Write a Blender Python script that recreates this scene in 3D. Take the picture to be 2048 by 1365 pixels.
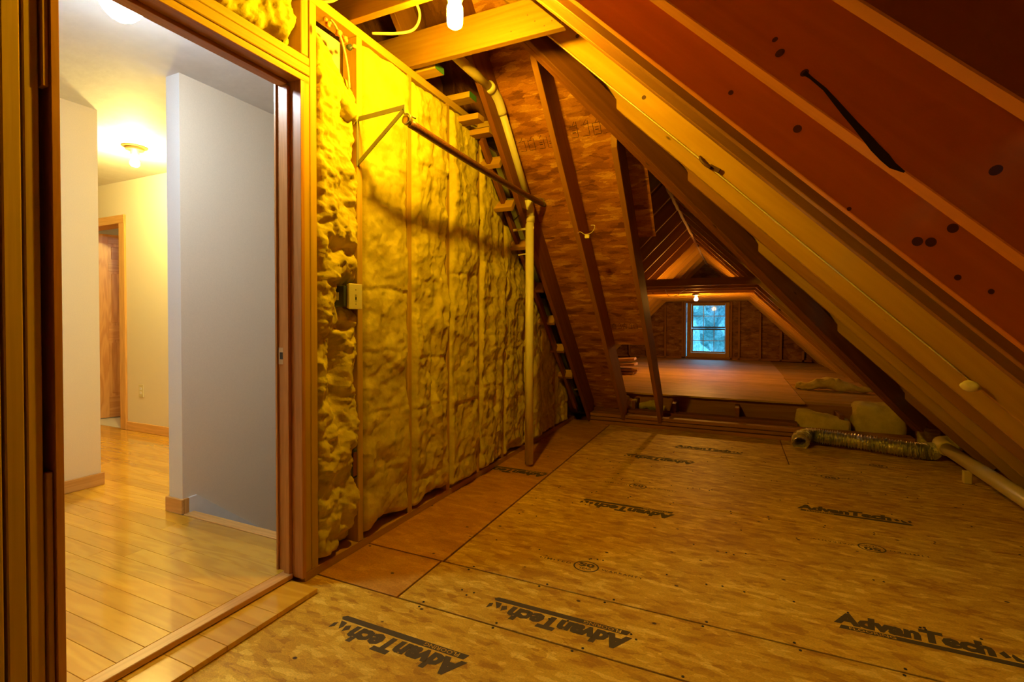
import bpy, bmesh, math, random
from mathutils import Vector, Matrix, noise
random.seed(7)
PI = math.pi
sc = bpy.context.scene
for o in list(bpy.data.objects): bpy.data.objects.remove(o)

# ------------------------------------------------------------------ camera, world, exposure
cam_d = bpy.data.cameras.new('camera')
cam_d.sensor_width = 36.0
cam_d.lens = 36.0 * 979.8185 / 2048.0
cam_d.shift_y = (656.3975 - 682.5) / 2048.0
cam_d.clip_start = 0.02; cam_d.clip_end = 200
cam = bpy.data.objects.new('camera', cam_d); sc.collection.objects.link(cam)
R_ = Vector((0.90958919, 0.41550551, 0.00163345))
U_ = Vector((-0.00765534, 0.01282763, 0.99988842))
F_ = Vector((-0.41543819, 0.9095002, -0.01484872))
cam.matrix_world = Matrix(((R_.x, U_.x, -F_.x, 0.0), (R_.y, U_.y, -F_.y, 0.0), (R_.z, U_.z, -F_.z, 1.13), (0, 0, 0, 1)))
sc.camera = cam

world = bpy.data.worlds.new('dusk_sky'); sc.world = world
world.use_nodes = True
wn = world.node_tree.nodes; wl = world.node_tree.links
bg = wn['Background']
wt = wn.new('ShaderNodeTexCoord'); wx = wn.new('ShaderNodeSeparateXYZ'); wr = wn.new('ShaderNodeValToRGB')
wl.new(wt.outputs['Generated'], wx.inputs[0]); wl.new(wx.outputs['Z'], wr.inputs[0]); wl.new(wr.outputs[0], bg.inputs[0])
wr.color_ramp.elements[0].position = 0.0; wr.color_ramp.elements[0].color = (0.12, 0.30, 0.40, 1)
wr.color_ramp.elements[1].position = 0.6; wr.color_ramp.elements[1].color = (0.05, 0.16, 0.30, 1)
bg.inputs[1].default_value = 17.0

vs = sc.view_settings
vs.view_transform = 'Standard'; vs.look = 'None'; vs.gamma = 1.0; vs.use_curve_mapping = False
vs.exposure = 0.0
sc.display_settings.display_device = 'sRGB'
sc.cycles.max_bounces = 10; sc.cycles.diffuse_bounces = 6; sc.cycles.glossy_bounces = 3
sc.cycles.sample_clamp_indirect = 6.0
sc.cycles.use_denoising = True

BULB_MAIN = ((1.0, 0.58, 0.014), 1200.0)
BULB_FAR = ((1.0, 0.42, 0.05), 1700.0)
BULB_HALL = ((1.0, 0.76, 0.22), 2200.0)
LAMP_COOL = ((0.76, 0.885, 1.0), 235.0)

# ------------------------------------------------------------------ materials
def nt(name):
    m = bpy.data.materials.new(name); m.use_nodes = True
    n = m.node_tree.nodes; l = m.node_tree.links
    b = n['Principled BSDF']
    return m, n, l, b

def mapping(n, l, scale, coord='Object', rnd=True, rot=(0, 0, 0)):
    tc = n.new('ShaderNodeTexCoord'); mp = n.new('ShaderNodeMapping')
    mp.inputs['Scale'].default_value = scale; mp.inputs['Rotation'].default_value = rot
    if rnd:
        oi = n.new('ShaderNodeObjectInfo'); mu = n.new('ShaderNodeMath'); mu.operation = 'MULTIPLY'; mu.inputs[1].default_value = 37.0
        l.new(oi.outputs['Random'], mu.inputs[0])
        ad = n.new('ShaderNodeVectorMath'); ad.operation = 'ADD'
        cb = n.new('ShaderNodeCombineXYZ')
        l.new(mu.outputs[0], cb.inputs[0]); l.new(mu.outputs[0], cb.inputs[1])
        l.new(tc.outputs[coord], ad.inputs[0]); l.new(cb.outputs[0], ad.inputs[1])
        l.new(ad.outputs[0], mp.inputs['Vector'])
    else:
        l.new(tc.outputs[coord], mp.inputs['Vector'])
    return mp.outputs[0]

def ramp(n, stops, interp='LINEAR'):
    r = n.new('ShaderNodeValToRGB'); cr = r.color_ramp; cr.interpolation = interp
    while len(cr.elements) < len(stops): cr.elements.new(0.5)
    for e, (p, c) in zip(cr.elements, stops):
        e.position = p; e.color = (*c, 1)
    return r

def mixc(n, l, fac, a, b, blend='MIX'):
    m = n.new('ShaderNodeMix'); m.data_type = 'RGBA'; m.blend_type = blend
    if isinstance(fac, (int, float)): m.inputs[0].default_value = fac
    else: l.new(fac, m.inputs[0])
    for i, v in ((6, a), (7, b)):
        if isinstance(v, tuple): m.inputs[i].default_value = (*v, 1)
        else: l.new(v, m.inputs[i])
    return m.outputs[2]

def bump(n, l, h, b, strength=0.3, dist=0.01):
    bp = n.new('ShaderNodeBump'); bp.inputs['Strength'].default_value = strength; bp.inputs['Distance'].default_value = dist
    l.new(h, bp.inputs['Height']); l.new(bp.outputs[0], b.inputs['Normal'])

def mat_lumber(name, c0, c1, knot=(0.08, 0.03, 0.01), rough=0.6, grain=26.0, var=0.12):
    m, n, l, b = nt(name)
    v = mapping(n, l, (1.1, grain, grain))
    t = n.new('ShaderNodeTexNoise'); t.inputs['Scale'].default_value = 1.6; t.inputs['Detail'].default_value = 6; t.inputs['Distortion'].default_value = 0.6
    l.new(v, t.inputs['Vector'])
    r = ramp(n, [(0.3, c0), (0.68, c1)]); l.new(t.outputs['Fac'], r.inputs[0])
    # knots
    v2 = mapping(n, l, (2.6, 7.5, 7.5))
    vo = n.new('ShaderNodeTexVoronoi'); vo.inputs['Scale'].default_value = 1.0; l.new(v2, vo.inputs['Vector'])
    kr = ramp(n, [(0.035, (1, 1, 1)), (0.075, (0, 0, 0))]); l.new(vo.outputs['Distance'], kr.inputs[0])
    sp = n.new('ShaderNodeSeparateColor'); l.new(vo.outputs['Color'], sp.inputs[0])
    gt = n.new('ShaderNodeMath'); gt.operation = 'GREATER_THAN'; gt.inputs[1].default_value = 0.55; l.new(sp.outputs[0], gt.inputs[0])
    km = n.new('ShaderNodeMath'); km.operation = 'MULTIPLY'; l.new(kr.outputs[0], km.inputs[0]); l.new(gt.outputs[0], km.inputs[1])
    c = mixc(n, l, km.outputs[0], r.outputs[0], knot)
    # broad tone per board
    v3 = mapping(n, l, (0.8, 2.5, 2.5))
    t3 = n.new('ShaderNodeTexNoise'); t3.inputs['Scale'].default_value = 1.0; l.new(v3, t3.inputs['Vector'])
    r3 = ramp(n, [(0.3, (1 - var * 1.6,) * 3), (0.7, (1 + 0.0,) * 3)]); l.new(t3.outputs['Fac'], r3.inputs[0])
    c = mixc(n, l, 1.0, c, r3.outputs[0], 'MULTIPLY')
    l.new(c, b.inputs['Base Color']); b.inputs['Roughness'].default_value = rough
    b.inputs['Specular IOR Level'].default_value = 0.25
    bump(n, l, t.outputs['Fac'], b, 0.25, 0.003)
    return m

def mat_osb(name, cols, sc1=(9, 42, 42), spots=True, rough=0.55, stretch=None):
    """oriented strand board: overlapping stretched flakes with a few dark ones"""
    m, n, l, b = nt(name)
    layers = []
    for k, (rot, s) in enumerate((((0, 0, 0.12), 1.0), ((0, 0, -0.22), 1.25), ((0, 0, 0.5), 0.8))):
        v = mapping(n, l, tuple(q * s for q in sc1), rot=rot)
        nz = n.new('ShaderNodeTexNoise'); nz.inputs['Scale'].default_value = 1.0; nz.inputs['Detail'].default_value = 2
        l.new(v, nz.inputs['Vector'])
        mv = n.new('ShaderNodeMix'); mv.data_type = 'VECTOR'; mv.inputs[0].default_value = 0.55
        l.new(v, mv.inputs[4]); l.new(nz.outputs['Color'], mv.inputs[5])
        vo = n.new('ShaderNodeTexVoronoi'); vo.inputs['Scale'].default_value = 1.0; l.new(mv.outputs[1], vo.inputs['Vector'])
        sp = n.new('ShaderNodeSeparateColor'); l.new(vo.outputs['Color'], sp.inputs[0])
        layers.append(sp.outputs[k % 3])
    a = n.new('ShaderNodeMath'); a.operation = 'ADD'; l.new(layers[0], a.inputs[0]); l.new(layers[1], a.inputs[1])
    a2 = n.new('ShaderNodeMath'); a2.operation = 'ADD'; l.new(a.outputs[0], a2.inputs[0]); l.new(layers[2], a2.inputs[1])
    d = n.new('ShaderNodeMath'); d.operation = 'DIVIDE'; d.inputs[1].default_value = 3.0; l.new(a2.outputs[0], d.inputs[0])
    r = ramp(n, [(0.18, cols[0]), (0.42, cols[1]), (0.62, cols[2]), (0.85, cols[3])]); l.new(d.outputs[0], r.inputs[0])
    c = r.outputs[0]
    # fine fibre
    v = mapping(n, l, tuple(q * 5 for q in sc1))
    nz = n.new('ShaderNodeTexNoise'); nz.inputs['Scale'].default_value = 1.0; nz.inputs['Detail'].default_value = 4; l.new(v, nz.inputs['Vector'])
    rr = ramp(n, [(0.3, (0.78,) * 3), (0.65, (1.1,) * 3)]); l.new(nz.outputs['Fac'], rr.inputs[0])
    c = mixc(n, l, 1.0, c, rr.outputs[0], 'MULTIPLY')
    if spots:
        v = mapping(n, l, (7, 9, 9))
        vo = n.new('ShaderNodeTexVoronoi'); vo.inputs['Scale'].default_value = 1.0; l.new(v, vo.inputs['Vector'])
        kr = ramp(n, [(0.045, (1, 1, 1)), (0.075, (0, 0, 0))]); l.new(vo.outputs['Distance'], kr.inputs[0])
        c = mixc(n, l, kr.outputs[0], c, (0.07, 0.035, 0.015))
        v = mapping(n, l, (1.3, 1.3, 1.3))
        t3 = n.new('ShaderNodeTexNoise'); t3.inputs['Scale'].default_value = 1.3; t3.inputs['Detail'].default_value = 3; l.new(v, t3.inputs['Vector'])
        r3 = ramp(n, [(0.35, (0.84, 0.78, 0.70)), (0.65, (1, 1, 1))]); l.new(t3.outputs['Fac'], r3.inputs[0])
        c = mixc(n, l, 1.0, c, r3.outputs[0], 'MULTIPLY')
    l.new(c, b.inputs['Base Color']); b.inputs['Roughness'].default_value = rough
    b.inputs['Specular IOR Level'].default_value = 0.3
    bump(n, l, d.outputs[0], b, 0.25, 0.002)
    return m

def mat_batt(name, c0, c1):
    m, n, l, b = nt(name)
    v = mapping(n, l, (1, 1, 1))
    t = n.new('ShaderNodeTexNoise'); t.inputs['Scale'].default_value = 9; t.inputs['Detail'].default_value = 8; t.inputs['Roughness'].default_value = 0.62
    l.new(v, t.inputs['Vector'])
    r = ramp(n, [(0.33, c0), (0.6, c1)]); l.new(t.outputs['Fac'], r.inputs[0])
    l.new(r.outputs[0], b.inputs['Base Color']); b.inputs['Roughness'].default_value = 0.95
    b.inputs['Specular IOR Level'].default_value = 0.05
    t2 = n.new('ShaderNodeTexNoise'); t2.inputs['Scale'].default_value = 60; t2.inputs['Detail'].default_value = 6; l.new(v, t2.inputs['Vector'])
    bump(n, l, t2.outputs['Fac'], b, 0.5, 0.006)
    return m

def mat_plain(name, c, rough=0.6, metal=0.0, bumpscale=0, bs=0.2, spec=0.5):
    m, n, l, b = nt(name)
    v = mapping(n, l, (1, 1, 1))
    t = n.new('ShaderNodeTexNoise'); t.inputs['Scale'].default_value = bumpscale or 14; t.inputs['Detail'].default_value = 4; l.new(v, t.inputs['Vector'])
    r = ramp(n, [(0.3, tuple(q * 0.93 for q in c)), (0.7, c)]); l.new(t.outputs['Fac'], r.inputs[0])
    l.new(r.outputs[0], b.inputs['Base Color'])
    b.inputs['Roughness'].default_value = rough; b.inputs['Metallic'].default_value = metal
    b.inputs['Specular IOR Level'].default_value = spec
    if bumpscale: bump(n, l, t.outputs['Fac'], b, bs, 0.004)
    return m

def mat_emit(name, col, s):
    m = bpy.data.materials.new(name); m.use_nodes = True
    n = m.node_tree.nodes; l = m.node_tree.links; n.clear()
    e = n.new('ShaderNodeEmission'); o = n.new('ShaderNodeOutputMaterial')
    e.inputs[0].default_value = (*col, 1); e.inputs[1].default_value = s
    l.new(e.outputs[0], o.inputs[0]); return m

def mat_glass(name):
    m = bpy.data.materials.new(name); m.use_nodes = True
    n = m.node_tree.nodes; l = m.node_tree.links; n.clear()
    o = n.new('ShaderNodeOutputMaterial'); mx = n.new('ShaderNodeMixShader'); fr = n.new('ShaderNodeFresnel'); fr.inputs[0].default_value = 1.5
    t = n.new('ShaderNodeBsdfTransparent'); t.inputs[0].default_value = (0.93, 0.96, 0.97, 1)
    g = n.new('ShaderNodeBsdfGlossy'); g.inputs['Roughness'].default_value = 0.03
    l.new(fr.outputs[0], mx.inputs[0]); l.new(t.outputs[0], mx.inputs[1]); l.new(g.outputs[0], mx.inputs[2]); l.new(mx.outputs[0], o.inputs[0])
    return m

def mat_oak(name, c0, c1, rough=0.22, gy=13):
    m, n, l, b = nt(name)
    v = mapping(n, l, (1.3, gy, gy))
    nz = n.new('ShaderNodeTexNoise'); nz.inputs['Scale'].default_value = 0.9; nz.inputs['Detail'].default_value = 3; nz.inputs['Distortion'].default_value = 0.4; l.new(v, nz.inputs['Vector'])
    mu = n.new('ShaderNodeMath'); mu.operation = 'MULTIPLY'; mu.inputs[1].default_value = 42; l.new(nz.outputs['Fac'], mu.inputs[0])
    si = n.new('ShaderNodeMath'); si.operation = 'SINE'; l.new(mu.outputs[0], si.inputs[0])
    r = ramp(n, [(0.0, c0), (1.0, c1)])
    md = n.new('ShaderNodeMapRange'); md.inputs[1].default_value = -1; md.inputs[2].default_value = 1; l.new(si.outputs[0], md.inputs[0])
    l.new(md.outputs[0], r.inputs[0])
    oi = n.new('ShaderNodeObjectInfo')
    rr = ramp(n, [(0, (0.80, 0.74, 0.66)), (1, (1.08, 1.06, 1.02))]); l.new(oi.outputs['Random'], rr.inputs[0])
    c = mixc(n, l, 1.0, r.outputs[0], rr.outputs[0], 'MULTIPLY')
    l.new(c, b.inputs['Base Color']); b.inputs['Roughness'].default_value = rough
    b.inputs['Coat Weight'].default_value = 0.9 if rough < .3 else 0.2; b.inputs['Coat Roughness'].default_value = 0.07 if rough < .3 else 0.25
    return m

M = {}
M['stud'] = mat_lumber('stud_pine', (0.50, 0.31, 0.035), (0.62, 0.39, 0.055))
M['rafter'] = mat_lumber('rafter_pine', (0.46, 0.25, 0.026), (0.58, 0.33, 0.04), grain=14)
M['rafter_dark'] = mat_lumber('dark_rafter_pine', (0.20, 0.066, 0.010), (0.28, 0.10, 0.017), grain=14)  # darkest pine; also carries the shade on the first leaning rafter
M['rafter_mid'] = mat_lumber('shaded_mid_rafter_pine', (0.33, 0.14, 0.022), (0.43, 0.19, 0.034), grain=14)  # mid-tone pine; also carries shade on leaning rafters and rear boards
M['osb_gable'] = mat_osb('osb_gable', [(0.14, 0.05, 0.008), (0.25, 0.10, 0.015), (0.31, 0.13, 0.02), (0.44, 0.22, 0.045)], sc1=(15, 40, 40), spots=False)  # strand board darkened to put the dim far end into its colour
M['rafter_bounce'] = mat_lumber('red_bounce_pine', (0.66, 0.215, 0.018), (0.76, 0.27, 0.026), grain=14)  # redder pine: warm bounce light on the near rafters put into the wood
M['rafter_lit'] = mat_lumber('lit_rafter_pine', (0.58, 0.315, 0.022), (0.68, 0.385, 0.033), grain=14)  # brighter pine: bulb light on the rafters beyond it put into the wood
M['joist'] = mat_lumber('joist_pine', (0.29, 0.142, 0.014), (0.37, 0.195, 0.022))
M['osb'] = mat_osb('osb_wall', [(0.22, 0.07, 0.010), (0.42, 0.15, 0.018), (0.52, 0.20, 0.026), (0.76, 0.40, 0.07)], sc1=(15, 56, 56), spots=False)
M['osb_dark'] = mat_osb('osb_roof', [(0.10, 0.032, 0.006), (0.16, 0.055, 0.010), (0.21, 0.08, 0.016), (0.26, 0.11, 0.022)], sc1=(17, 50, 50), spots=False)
M['floor'] = mat_osb('subfloor_board', [(0.46, 0.235, 0.013), (0.65, 0.39, 0.022), (0.72, 0.455, 0.031), (0.92, 0.67, 0.09)], sc1=(30, 84, 84))
M['floor_plain'] = mat_osb('subfloor_board_worn', [(0.50, 0.23, 0.020), (0.56, 0.27, 0.026), (0.62, 0.31, 0.032), (0.70, 0.38, 0.05)], sc1=(24, 60, 60))
M['ply'] = mat_osb('plywood_sheet', [(0.52, 0.30, 0.09), (0.60, 0.36, 0.12), (0.66, 0.40, 0.14), (0.7, 0.44, 0.17)], sc1=(1.5, 9, 9), spots=False)
M['batt'] = mat_batt('yellow_fibreglass', (0.50, 0.39, 0.034), (0.69, 0.57, 0.075))
M['batt_old'] = mat_batt('dull_fibreglass', (0.55, 0.42, 0.10), (0.72, 0.58, 0.2))
M['wall'] = mat_plain('painted_drywall', (0.80, 0.74, 0.60), 0.75, bumpscale=220, bs=0.05)
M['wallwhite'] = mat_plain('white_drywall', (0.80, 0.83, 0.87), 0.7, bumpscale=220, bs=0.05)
M['wall_peach_bounce'] = mat_plain('peach_bounce_drywall', (0.86, 0.71, 0.44), 0.75, bumpscale=220, bs=0.05)  # peach is the oak floor's bounce light put into the paint
M['wall_beige_bounce'] = mat_plain('beige_bounce_drywall', (0.86, 0.73, 0.56), 0.75, bumpscale=220, bs=0.05)  # warm floor bounce on the stair wall's side put into the paint
M['ceil'] = mat_plain('skim_coat_ceiling', (0.74, 0.73, 0.72), 0.7, bumpscale=11, bs=0.75)
M['oak'] = mat_oak('oak_strip', (0.70, 0.37, 0.018), (0.80, 0.46, 0.028), gy=9)
M['oaktrim'] = mat_oak('oak_trim', (0.66, 0.36, 0.09), (0.76, 0.44, 0.13), rough=0.35, gy=20)
M['jamb'] = mat_oak('jamb_pine', (0.50, 0.22, 0.045), (0.58, 0.27, 0.065), rough=0.45, gy=22)
M['doorwood'] = mat_oak('door_pine', (0.52, 0.24, 0.06), (0.64, 0.34, 0.10), rough=0.4, gy=9)
M['white'] = mat_plain('white_gloss_trim', (0.82, 0.83, 0.85), 0.35)
M['pvc'] = mat_plain('white_pvc', (0.80, 0.74, 0.56), 0.35)
M['pvc2'] = mat_plain('cream_pvc', (0.72, 0.6, 0.34), 0.35)
M['metal'] = mat_plain('grey_bracket_steel', (0.26, 0.25, 0.20), 0.4, 0.3)
M['brass'] = mat_plain('brass', (0.75, 0.55, 0.22), 0.3, 0.9)
M['strike'] = mat_plain('strike_steel', (0.55, 0.45, 0.35), 0.3, 0.9)
M['rod'] = mat_oak('brown_rod_wood', (0.09, 0.032, 0.010), (0.17, 0.065, 0.022), rough=0.4, gy=40)
M['black'] = mat_plain('black_rubber', (0.02, 0.018, 0.016), 0.6)
M['switch'] = mat_plain('ivory_plastic', (0.72, 0.66, 0.40), 0.4)
M['box'] = mat_plain('dark_box_plastic', (0.05, 0.06, 0.09), 0.5)
M['cable'] = mat_plain('white_cable', (0.78, 0.68, 0.40), 0.45)
M['green'] = mat_plain('green_end_paint', (0.06, 0.20, 0.08), 0.7)
M['ink'] = mat_plain('stamp_ink', (0.075, 0.052, 0.012), 0.8)
M['inkwall'] = mat_plain('wall_stamp_ink', (0.045, 0.016, 0.005), 0.8)
M['glass'] = mat_glass('window_glass')
M['foil'] = mat_plain('foil_duct', (0.88, 0.85, 0.78), 0.34, 1.0, bumpscale=90, bs=0.6)
M['foam'] = mat_plain('orange_foam', (0.75, 0.30, 0.08), 0.8, bumpscale=40, bs=0.4)
M['foamy'] = mat_plain('yellow_foam', (0.85, 0.72, 0.30), 0.8, bumpscale=40, bs=0.4)
M['vent'] = mat_plain('ridge_vent_fabric', (0.62, 0.46, 0.30), 0.8)
M['tar'] = mat_plain('black_stain', (0.012, 0.008, 0.006), 0.7)
M['knot'] = mat_plain('dark_knot', (0.10, 0.035, 0.012), 0.6)
M['grey'] = mat_plain('tile_floor', (0.62, 0.58, 0.5), 0.5)
M['leaf'] = mat_batt('evening_foliage', (0.10, 0.24, 0.24), (0.32, 0.52, 0.56))
M['trunk'] = mat_plain('pale_bark', (0.45, 0.5, 0.5), 0.8)
M['ground'] = mat_batt('evening_lawn', (0.15, 0.3, 0.25), (0.25, 0.42, 0.36))
M['frost'] = mat_emit('lit_frosted_glass', *LAMP_COOL)
M['bulb_main'] = mat_emit('lit_bulb_attic', *BULB_MAIN)
M['bulb_far'] = mat_emit('lit_bulb_far', *BULB_FAR)
M['bulb_hall'] = mat_emit('lit_bulb_hall', *BULB_HALL)

GRAINED = {M[k] for k in ('stud', 'rafter', 'rafter_dark', 'rafter_mid', 'rafter_bounce', 'oaktrim', 'jamb', 'doorwood', 'joist')}
# ------------------------------------------------------------------ object helpers
LOC = {}
WM = {}
def link(o, parent=None):
    sc.collection.objects.link(o)
    if parent is not None:
        o.parent = parent
        if parent.name in WM: o.matrix_parent_inverse = WM[parent.name].inverted()
        else: o.matrix_parent_inverse = Matrix.Translation(-LOC.get(parent.name, Vector((0, 0, 0))))
    return o

def tag(o, label=None, cat=None, group=None, kind=None):
    if label: o['label'] = label
    if cat: o['category'] = cat
    if group: o['group'] = group
    if kind: o['kind'] = kind
    return o

def empty(name, loc=(0, 0, 0), **kw):
    o = bpy.data.objects.new(name, None); o.empty_display_size = 0.1
    sc.collection.objects.link(o); o.location = loc; LOC[o.name] = Vector(loc)
    return tag(o, **kw)

def mobj(name, bm, mat, parent=None, smooth=False, mw=None):
    me = bpy.data.meshes.new(name)
    bmesh.ops.recalc_face_normals(bm, faces=bm.faces[:])
    bm.to_mesh(me); bm.free()
    if smooth:
        for p in me.polygons: p.use_smooth = True
    mats = mat if isinstance(mat, (list, tuple)) else [mat]
    for q in mats: me.materials.append(q)
    o = bpy.data.objects.new(name, me)
    link(o, parent)
    if mw is not None:
        o.matrix_basis = mw
    return o

def hold(o, mw):
    """place a part by its world matrix, whatever its parent"""
    o.matrix_basis = mw
    if o.parent is not None and o.parent.type == 'MESH':
        o.matrix_parent_inverse = WM[o.parent.name].inverted()
    return o

def bm_box(bm, a, b, bev=0.0):
    a = Vector(a); b = Vector(b)
    r = bmesh.ops.create_cube(bm, size=1.0)
    for v in r['verts']:
        v.co = Vector(((a.x + b.x) / 2 + v.co.x * (b.x - a.x), (a.y + b.y) / 2 + v.co.y * (b.y - a.y), (a.z + b.z) / 2 + v.co.z * (b.z - a.z)))
    if bev > 0:
        es = list({e for v in r['verts'] for e in v.link_edges})
        bmesh.ops.bevel(bm, geom=es, offset=bev, segments=1, affect='EDGES')
    return bm

def box(name, a, b, mat, parent=None, bev=0.0):
    """axis-aligned box; mesh centred so textures use its own coordinates"""
    a = Vector(a); b = Vector(b); c = (a + b) / 2; h = (b - a) / 2
    mw = Matrix.Translation(c)
    if mat in GRAINED:                      # grain runs along the longest side
        if h.z >= h.x and h.z >= h.y: mw = mw @ Matrix.Rotation(-PI / 2, 4, 'Y'); h = Vector((h.z, h.y, h.x))
        elif h.y >= h.x: mw = mw @ Matrix.Rotation(PI / 2, 4, 'Z'); h = Vector((h.y, h.x, h.z))
    bm = bmesh.new(); bm_box(bm, -h, h, bev)
    o = mobj(name, bm, mat, parent)
    o.matrix_basis = mw; WM[o.name] = mw
    if parent is not None and parent.name in WM: o.matrix_parent_inverse = WM[parent.name].inverted()
    return o

def frame(ax, up):
    ax = Vector(ax).normalized(); up = Vector(up)
    up = (up - ax * up.dot(ax)).normalized(); s = up.cross(ax)
    return Matrix((ax, s, up)).transposed()

def lumber(name, p0, p1, w, d, up, mat, parent=None, bev=0.002, wane=0.0, cut0=0.0, cut1=0.0):
    """board from p0 to p1: w across, d along 'up'. cut0/cut1 shear the ends (plumb cuts)."""
    p0 = Vector(p0); p1 = Vector(p1); L = (p1 - p0).length
    R = frame(p1 - p0, up)
    bm = bmesh.new(); bm_box(bm, (-L / 2, -w / 2, -d / 2), (L / 2, w / 2, d / 2))
    for v in bm.verts:
        if v.co.x < 0: v.co.x += cut0 * v.co.z
        else: v.co.x += cut1 * v.co.z
    if bev > 0: bmesh.ops.bevel(bm, geom=bm.edges[:], offset=bev, segments=1, affect='EDGES')
    o = mobj(name, bm, mat, parent)
    mw = Matrix.Translation((p0 + p1) / 2) @ R.to_4x4()
    o.matrix_basis = mw; WM[o.name] = mw
    if parent is not None and parent.name in WM: o.matrix_parent_inverse = WM[parent.name].inverted()
    return o

def tube_bm(bm, pts, r, seg=10, caps=True, rad=None):
    pts = [Vector(p) for p in pts]; rings = []
    prev = None
    for i, p in enumerate(pts):
        t = (pts[min(i + 1, len(pts) - 1)] - pts[max(i - 1, 0)]).normalized()
        if prev is None:
            a = Vector((0, 0, 1)) if abs(t.z) < 0.9 else Vector((1, 0, 0))
            u = t.cross(a).normalized()
        else:
            u = (prev - t * prev.dot(t)).normalized()
        prev = u; v = t.cross(u)
        rr = rad[i] if rad else r
        rings.append([bm.verts.new(p + (u * math.cos(2 * PI * k / seg) + v * math.sin(2 * PI * k / seg)) * rr) for k in range(seg)])
    for a, b in zip(rings, rings[1:]):
        for k in range(seg): bm.faces.new((a[k], a[(k + 1) % seg], b[(k + 1) % seg], b[k]))
    if caps:
        bm.faces.new(rings[0][::-1]); bm.faces.new(rings[-1])
    return bm

def tube(name, pts, r, mat, parent=None, seg=12, rad=None, caps=True):
    c = Vector(pts[0])
    bm = tube_bm(bmesh.new(), [Vector(p) - c for p in pts], r, seg, caps, rad)
    o = mobj(name, bm, mat, parent, smooth=True)
    o.matrix_basis = Matrix.Translation(c); WM[o.name] = Matrix.Translation(c)
    if parent is not None and parent.name in WM: o.matrix_parent_inverse = WM[parent.name].inverted()
    return o

def curve_pts(ctrl, n=8):
    """Catmull-Rom through ctrl"""
    c = [Vector(p) for p in ctrl]; c = [c[0] * 2 - c[1]] + c + [c[-1] * 2 - c[-2]]; out = []
    for i in range(1, len(c) - 2):
        for k in range(n):
            t = k / n
            out.append(0.5 * ((2 * c[i]) + (c[i + 1] - c[i - 1]) * t + (2 * c[i - 1] - 5 * c[i] + 4 * c[i + 1] - c[i + 2]) * t * t + (-c[i - 1] + 3 * c[i] - 3 * c[i + 1] + c[i + 2]) * t ** 3))
    out.append(c[-2]); return out

def lathe(name, prof, loc, mat, parent=None, seg=24, axis=None):
    bm = bmesh.new(); rings = []
    for r, z in prof:
        rings.append([bm.verts.new((r * math.cos(2 * PI * k / seg), r * math.sin(2 * PI * k / seg), z)) for k in range(seg)])
    for a, b in zip(rings, rings[1:]):
        for k in range(seg): bm.faces.new((a[k], a[(k + 1) % seg], b[(k + 1) % seg], b[k]))
    bm.faces.new(rings[0][::-1]); bm.faces.new(rings[-1])
    o = mobj(name, bm, mat, parent, smooth=True)
    mw = Matrix.Translation(loc)
    if axis is not None: mw = mw @ Vector((0, 0, 1)).rotation_difference(Vector(axis)).to_matrix().to_4x4()
    o.matrix_basis = mw; WM[o.name] = mw
    if parent is not None and parent.name in WM: o.matrix_parent_inverse = WM[parent.name].inverted()
    return o

def slab(name, poly, thick, nrm, mat, parent=None):
    """flat polygon (world points) given a thickness along nrm; own local frame for texture"""
    P = [Vector(p) for p in poly]; c = sum(P, Vector()) / len(P); nrm = Vector(nrm).normalized()
    ax = (P[1] - P[0]).normalized(); R = frame(ax, nrm); Ri = R.transposed()
    bm = bmesh.new()
    lo = [bm.verts.new(Ri @ (p - c)) for p in P]; hi = [bm.verts.new(Ri @ (p - c + nrm * thick)) for p in P]
    bm.faces.new(lo); bm.faces.new(hi[::-1])
    for i in range(len(P)): j = (i + 1) % len(P); bm.faces.new((lo[i], hi[i], hi[j], lo[j]))
    o = mobj(name, bm, mat, parent)
    mw = Matrix.Translation(c) @ R.to_4x4(); o.matrix_basis = mw; WM[o.name] = mw
    if parent is not None and parent.name in WM: o.matrix_parent_inverse = WM[parent.name].inverted()
    return o

def text_mesh(s, size, bold=0.0, shear=0.0, res=2, spacing=1.0):
    cu = bpy.data.curves.new('txt', 'FONT'); cu.body = s; cu.size = size; cu.offset = bold; cu.shear = shear
    cu.resolution_u = res; cu.space_character = spacing; cu.align_x = 'LEFT'; cu.extrude = 0.0
    o = bpy.data.objects.new('txt', cu); sc.collection.objects.link(o)
    dg = bpy.context.evaluated_depsgraph_get()
    me = bpy.data.meshes.new_from_object(o.evaluated_get(dg))
    bpy.data.objects.remove(o); bpy.data.curves.remove(cu)
    return me

S2 = math.sqrt(0.5)
# ================================================================== STRUCTURE
# ------------------------------------------------------------------ attic subfloor
floor = empty('floor', kind='structure', label='oriented strand board subfloor sheets with dark stamped lettering')
T = 0.018
PAN = {}
def panel(key, x0, x1, y0, y1, mat):
    PAN[key] = box('floor_panel', (x0, y0, -T), (x1, y1, 0), M[mat], floor, 0.0015)
panel('A0', -1.5982, 1.5982, -1.4982, 0.3862, 'floor')
panel('A', -1.7582, 1.5982, 0.3938, 1.6052, 'floor')
panel('Bl', -1.7582, -1.2538, 1.6138, 1.9392, 'floor_plain')
panel('B', -1.2452, 1.5982, 1.6138, 1.9392, 'floor')
panel('Cl', -1.7582, -1.2448, 1.9488, 3.1452, 'floor_plain')
panel('C', -1.2342, 1.5982, 1.9478, 3.1472, 'floor')
panel('Dl', -1.7582, -1.2448, 3.1538, 4.3942, 'floor_plain')
panel('D', -1.2342, 1.5982, 3.1558, 4.3952, 'floor')
panel('El', -1.7582, -1.2448, 4.4028, 5.3982, 'floor_plain')
panel('E', -1.2342, 0.3862, 4.4038, 5.3982, 'floor')
panel('Er', 0.3948, 1.5982, 4.4038, 5.3982, 'floor')
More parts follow.
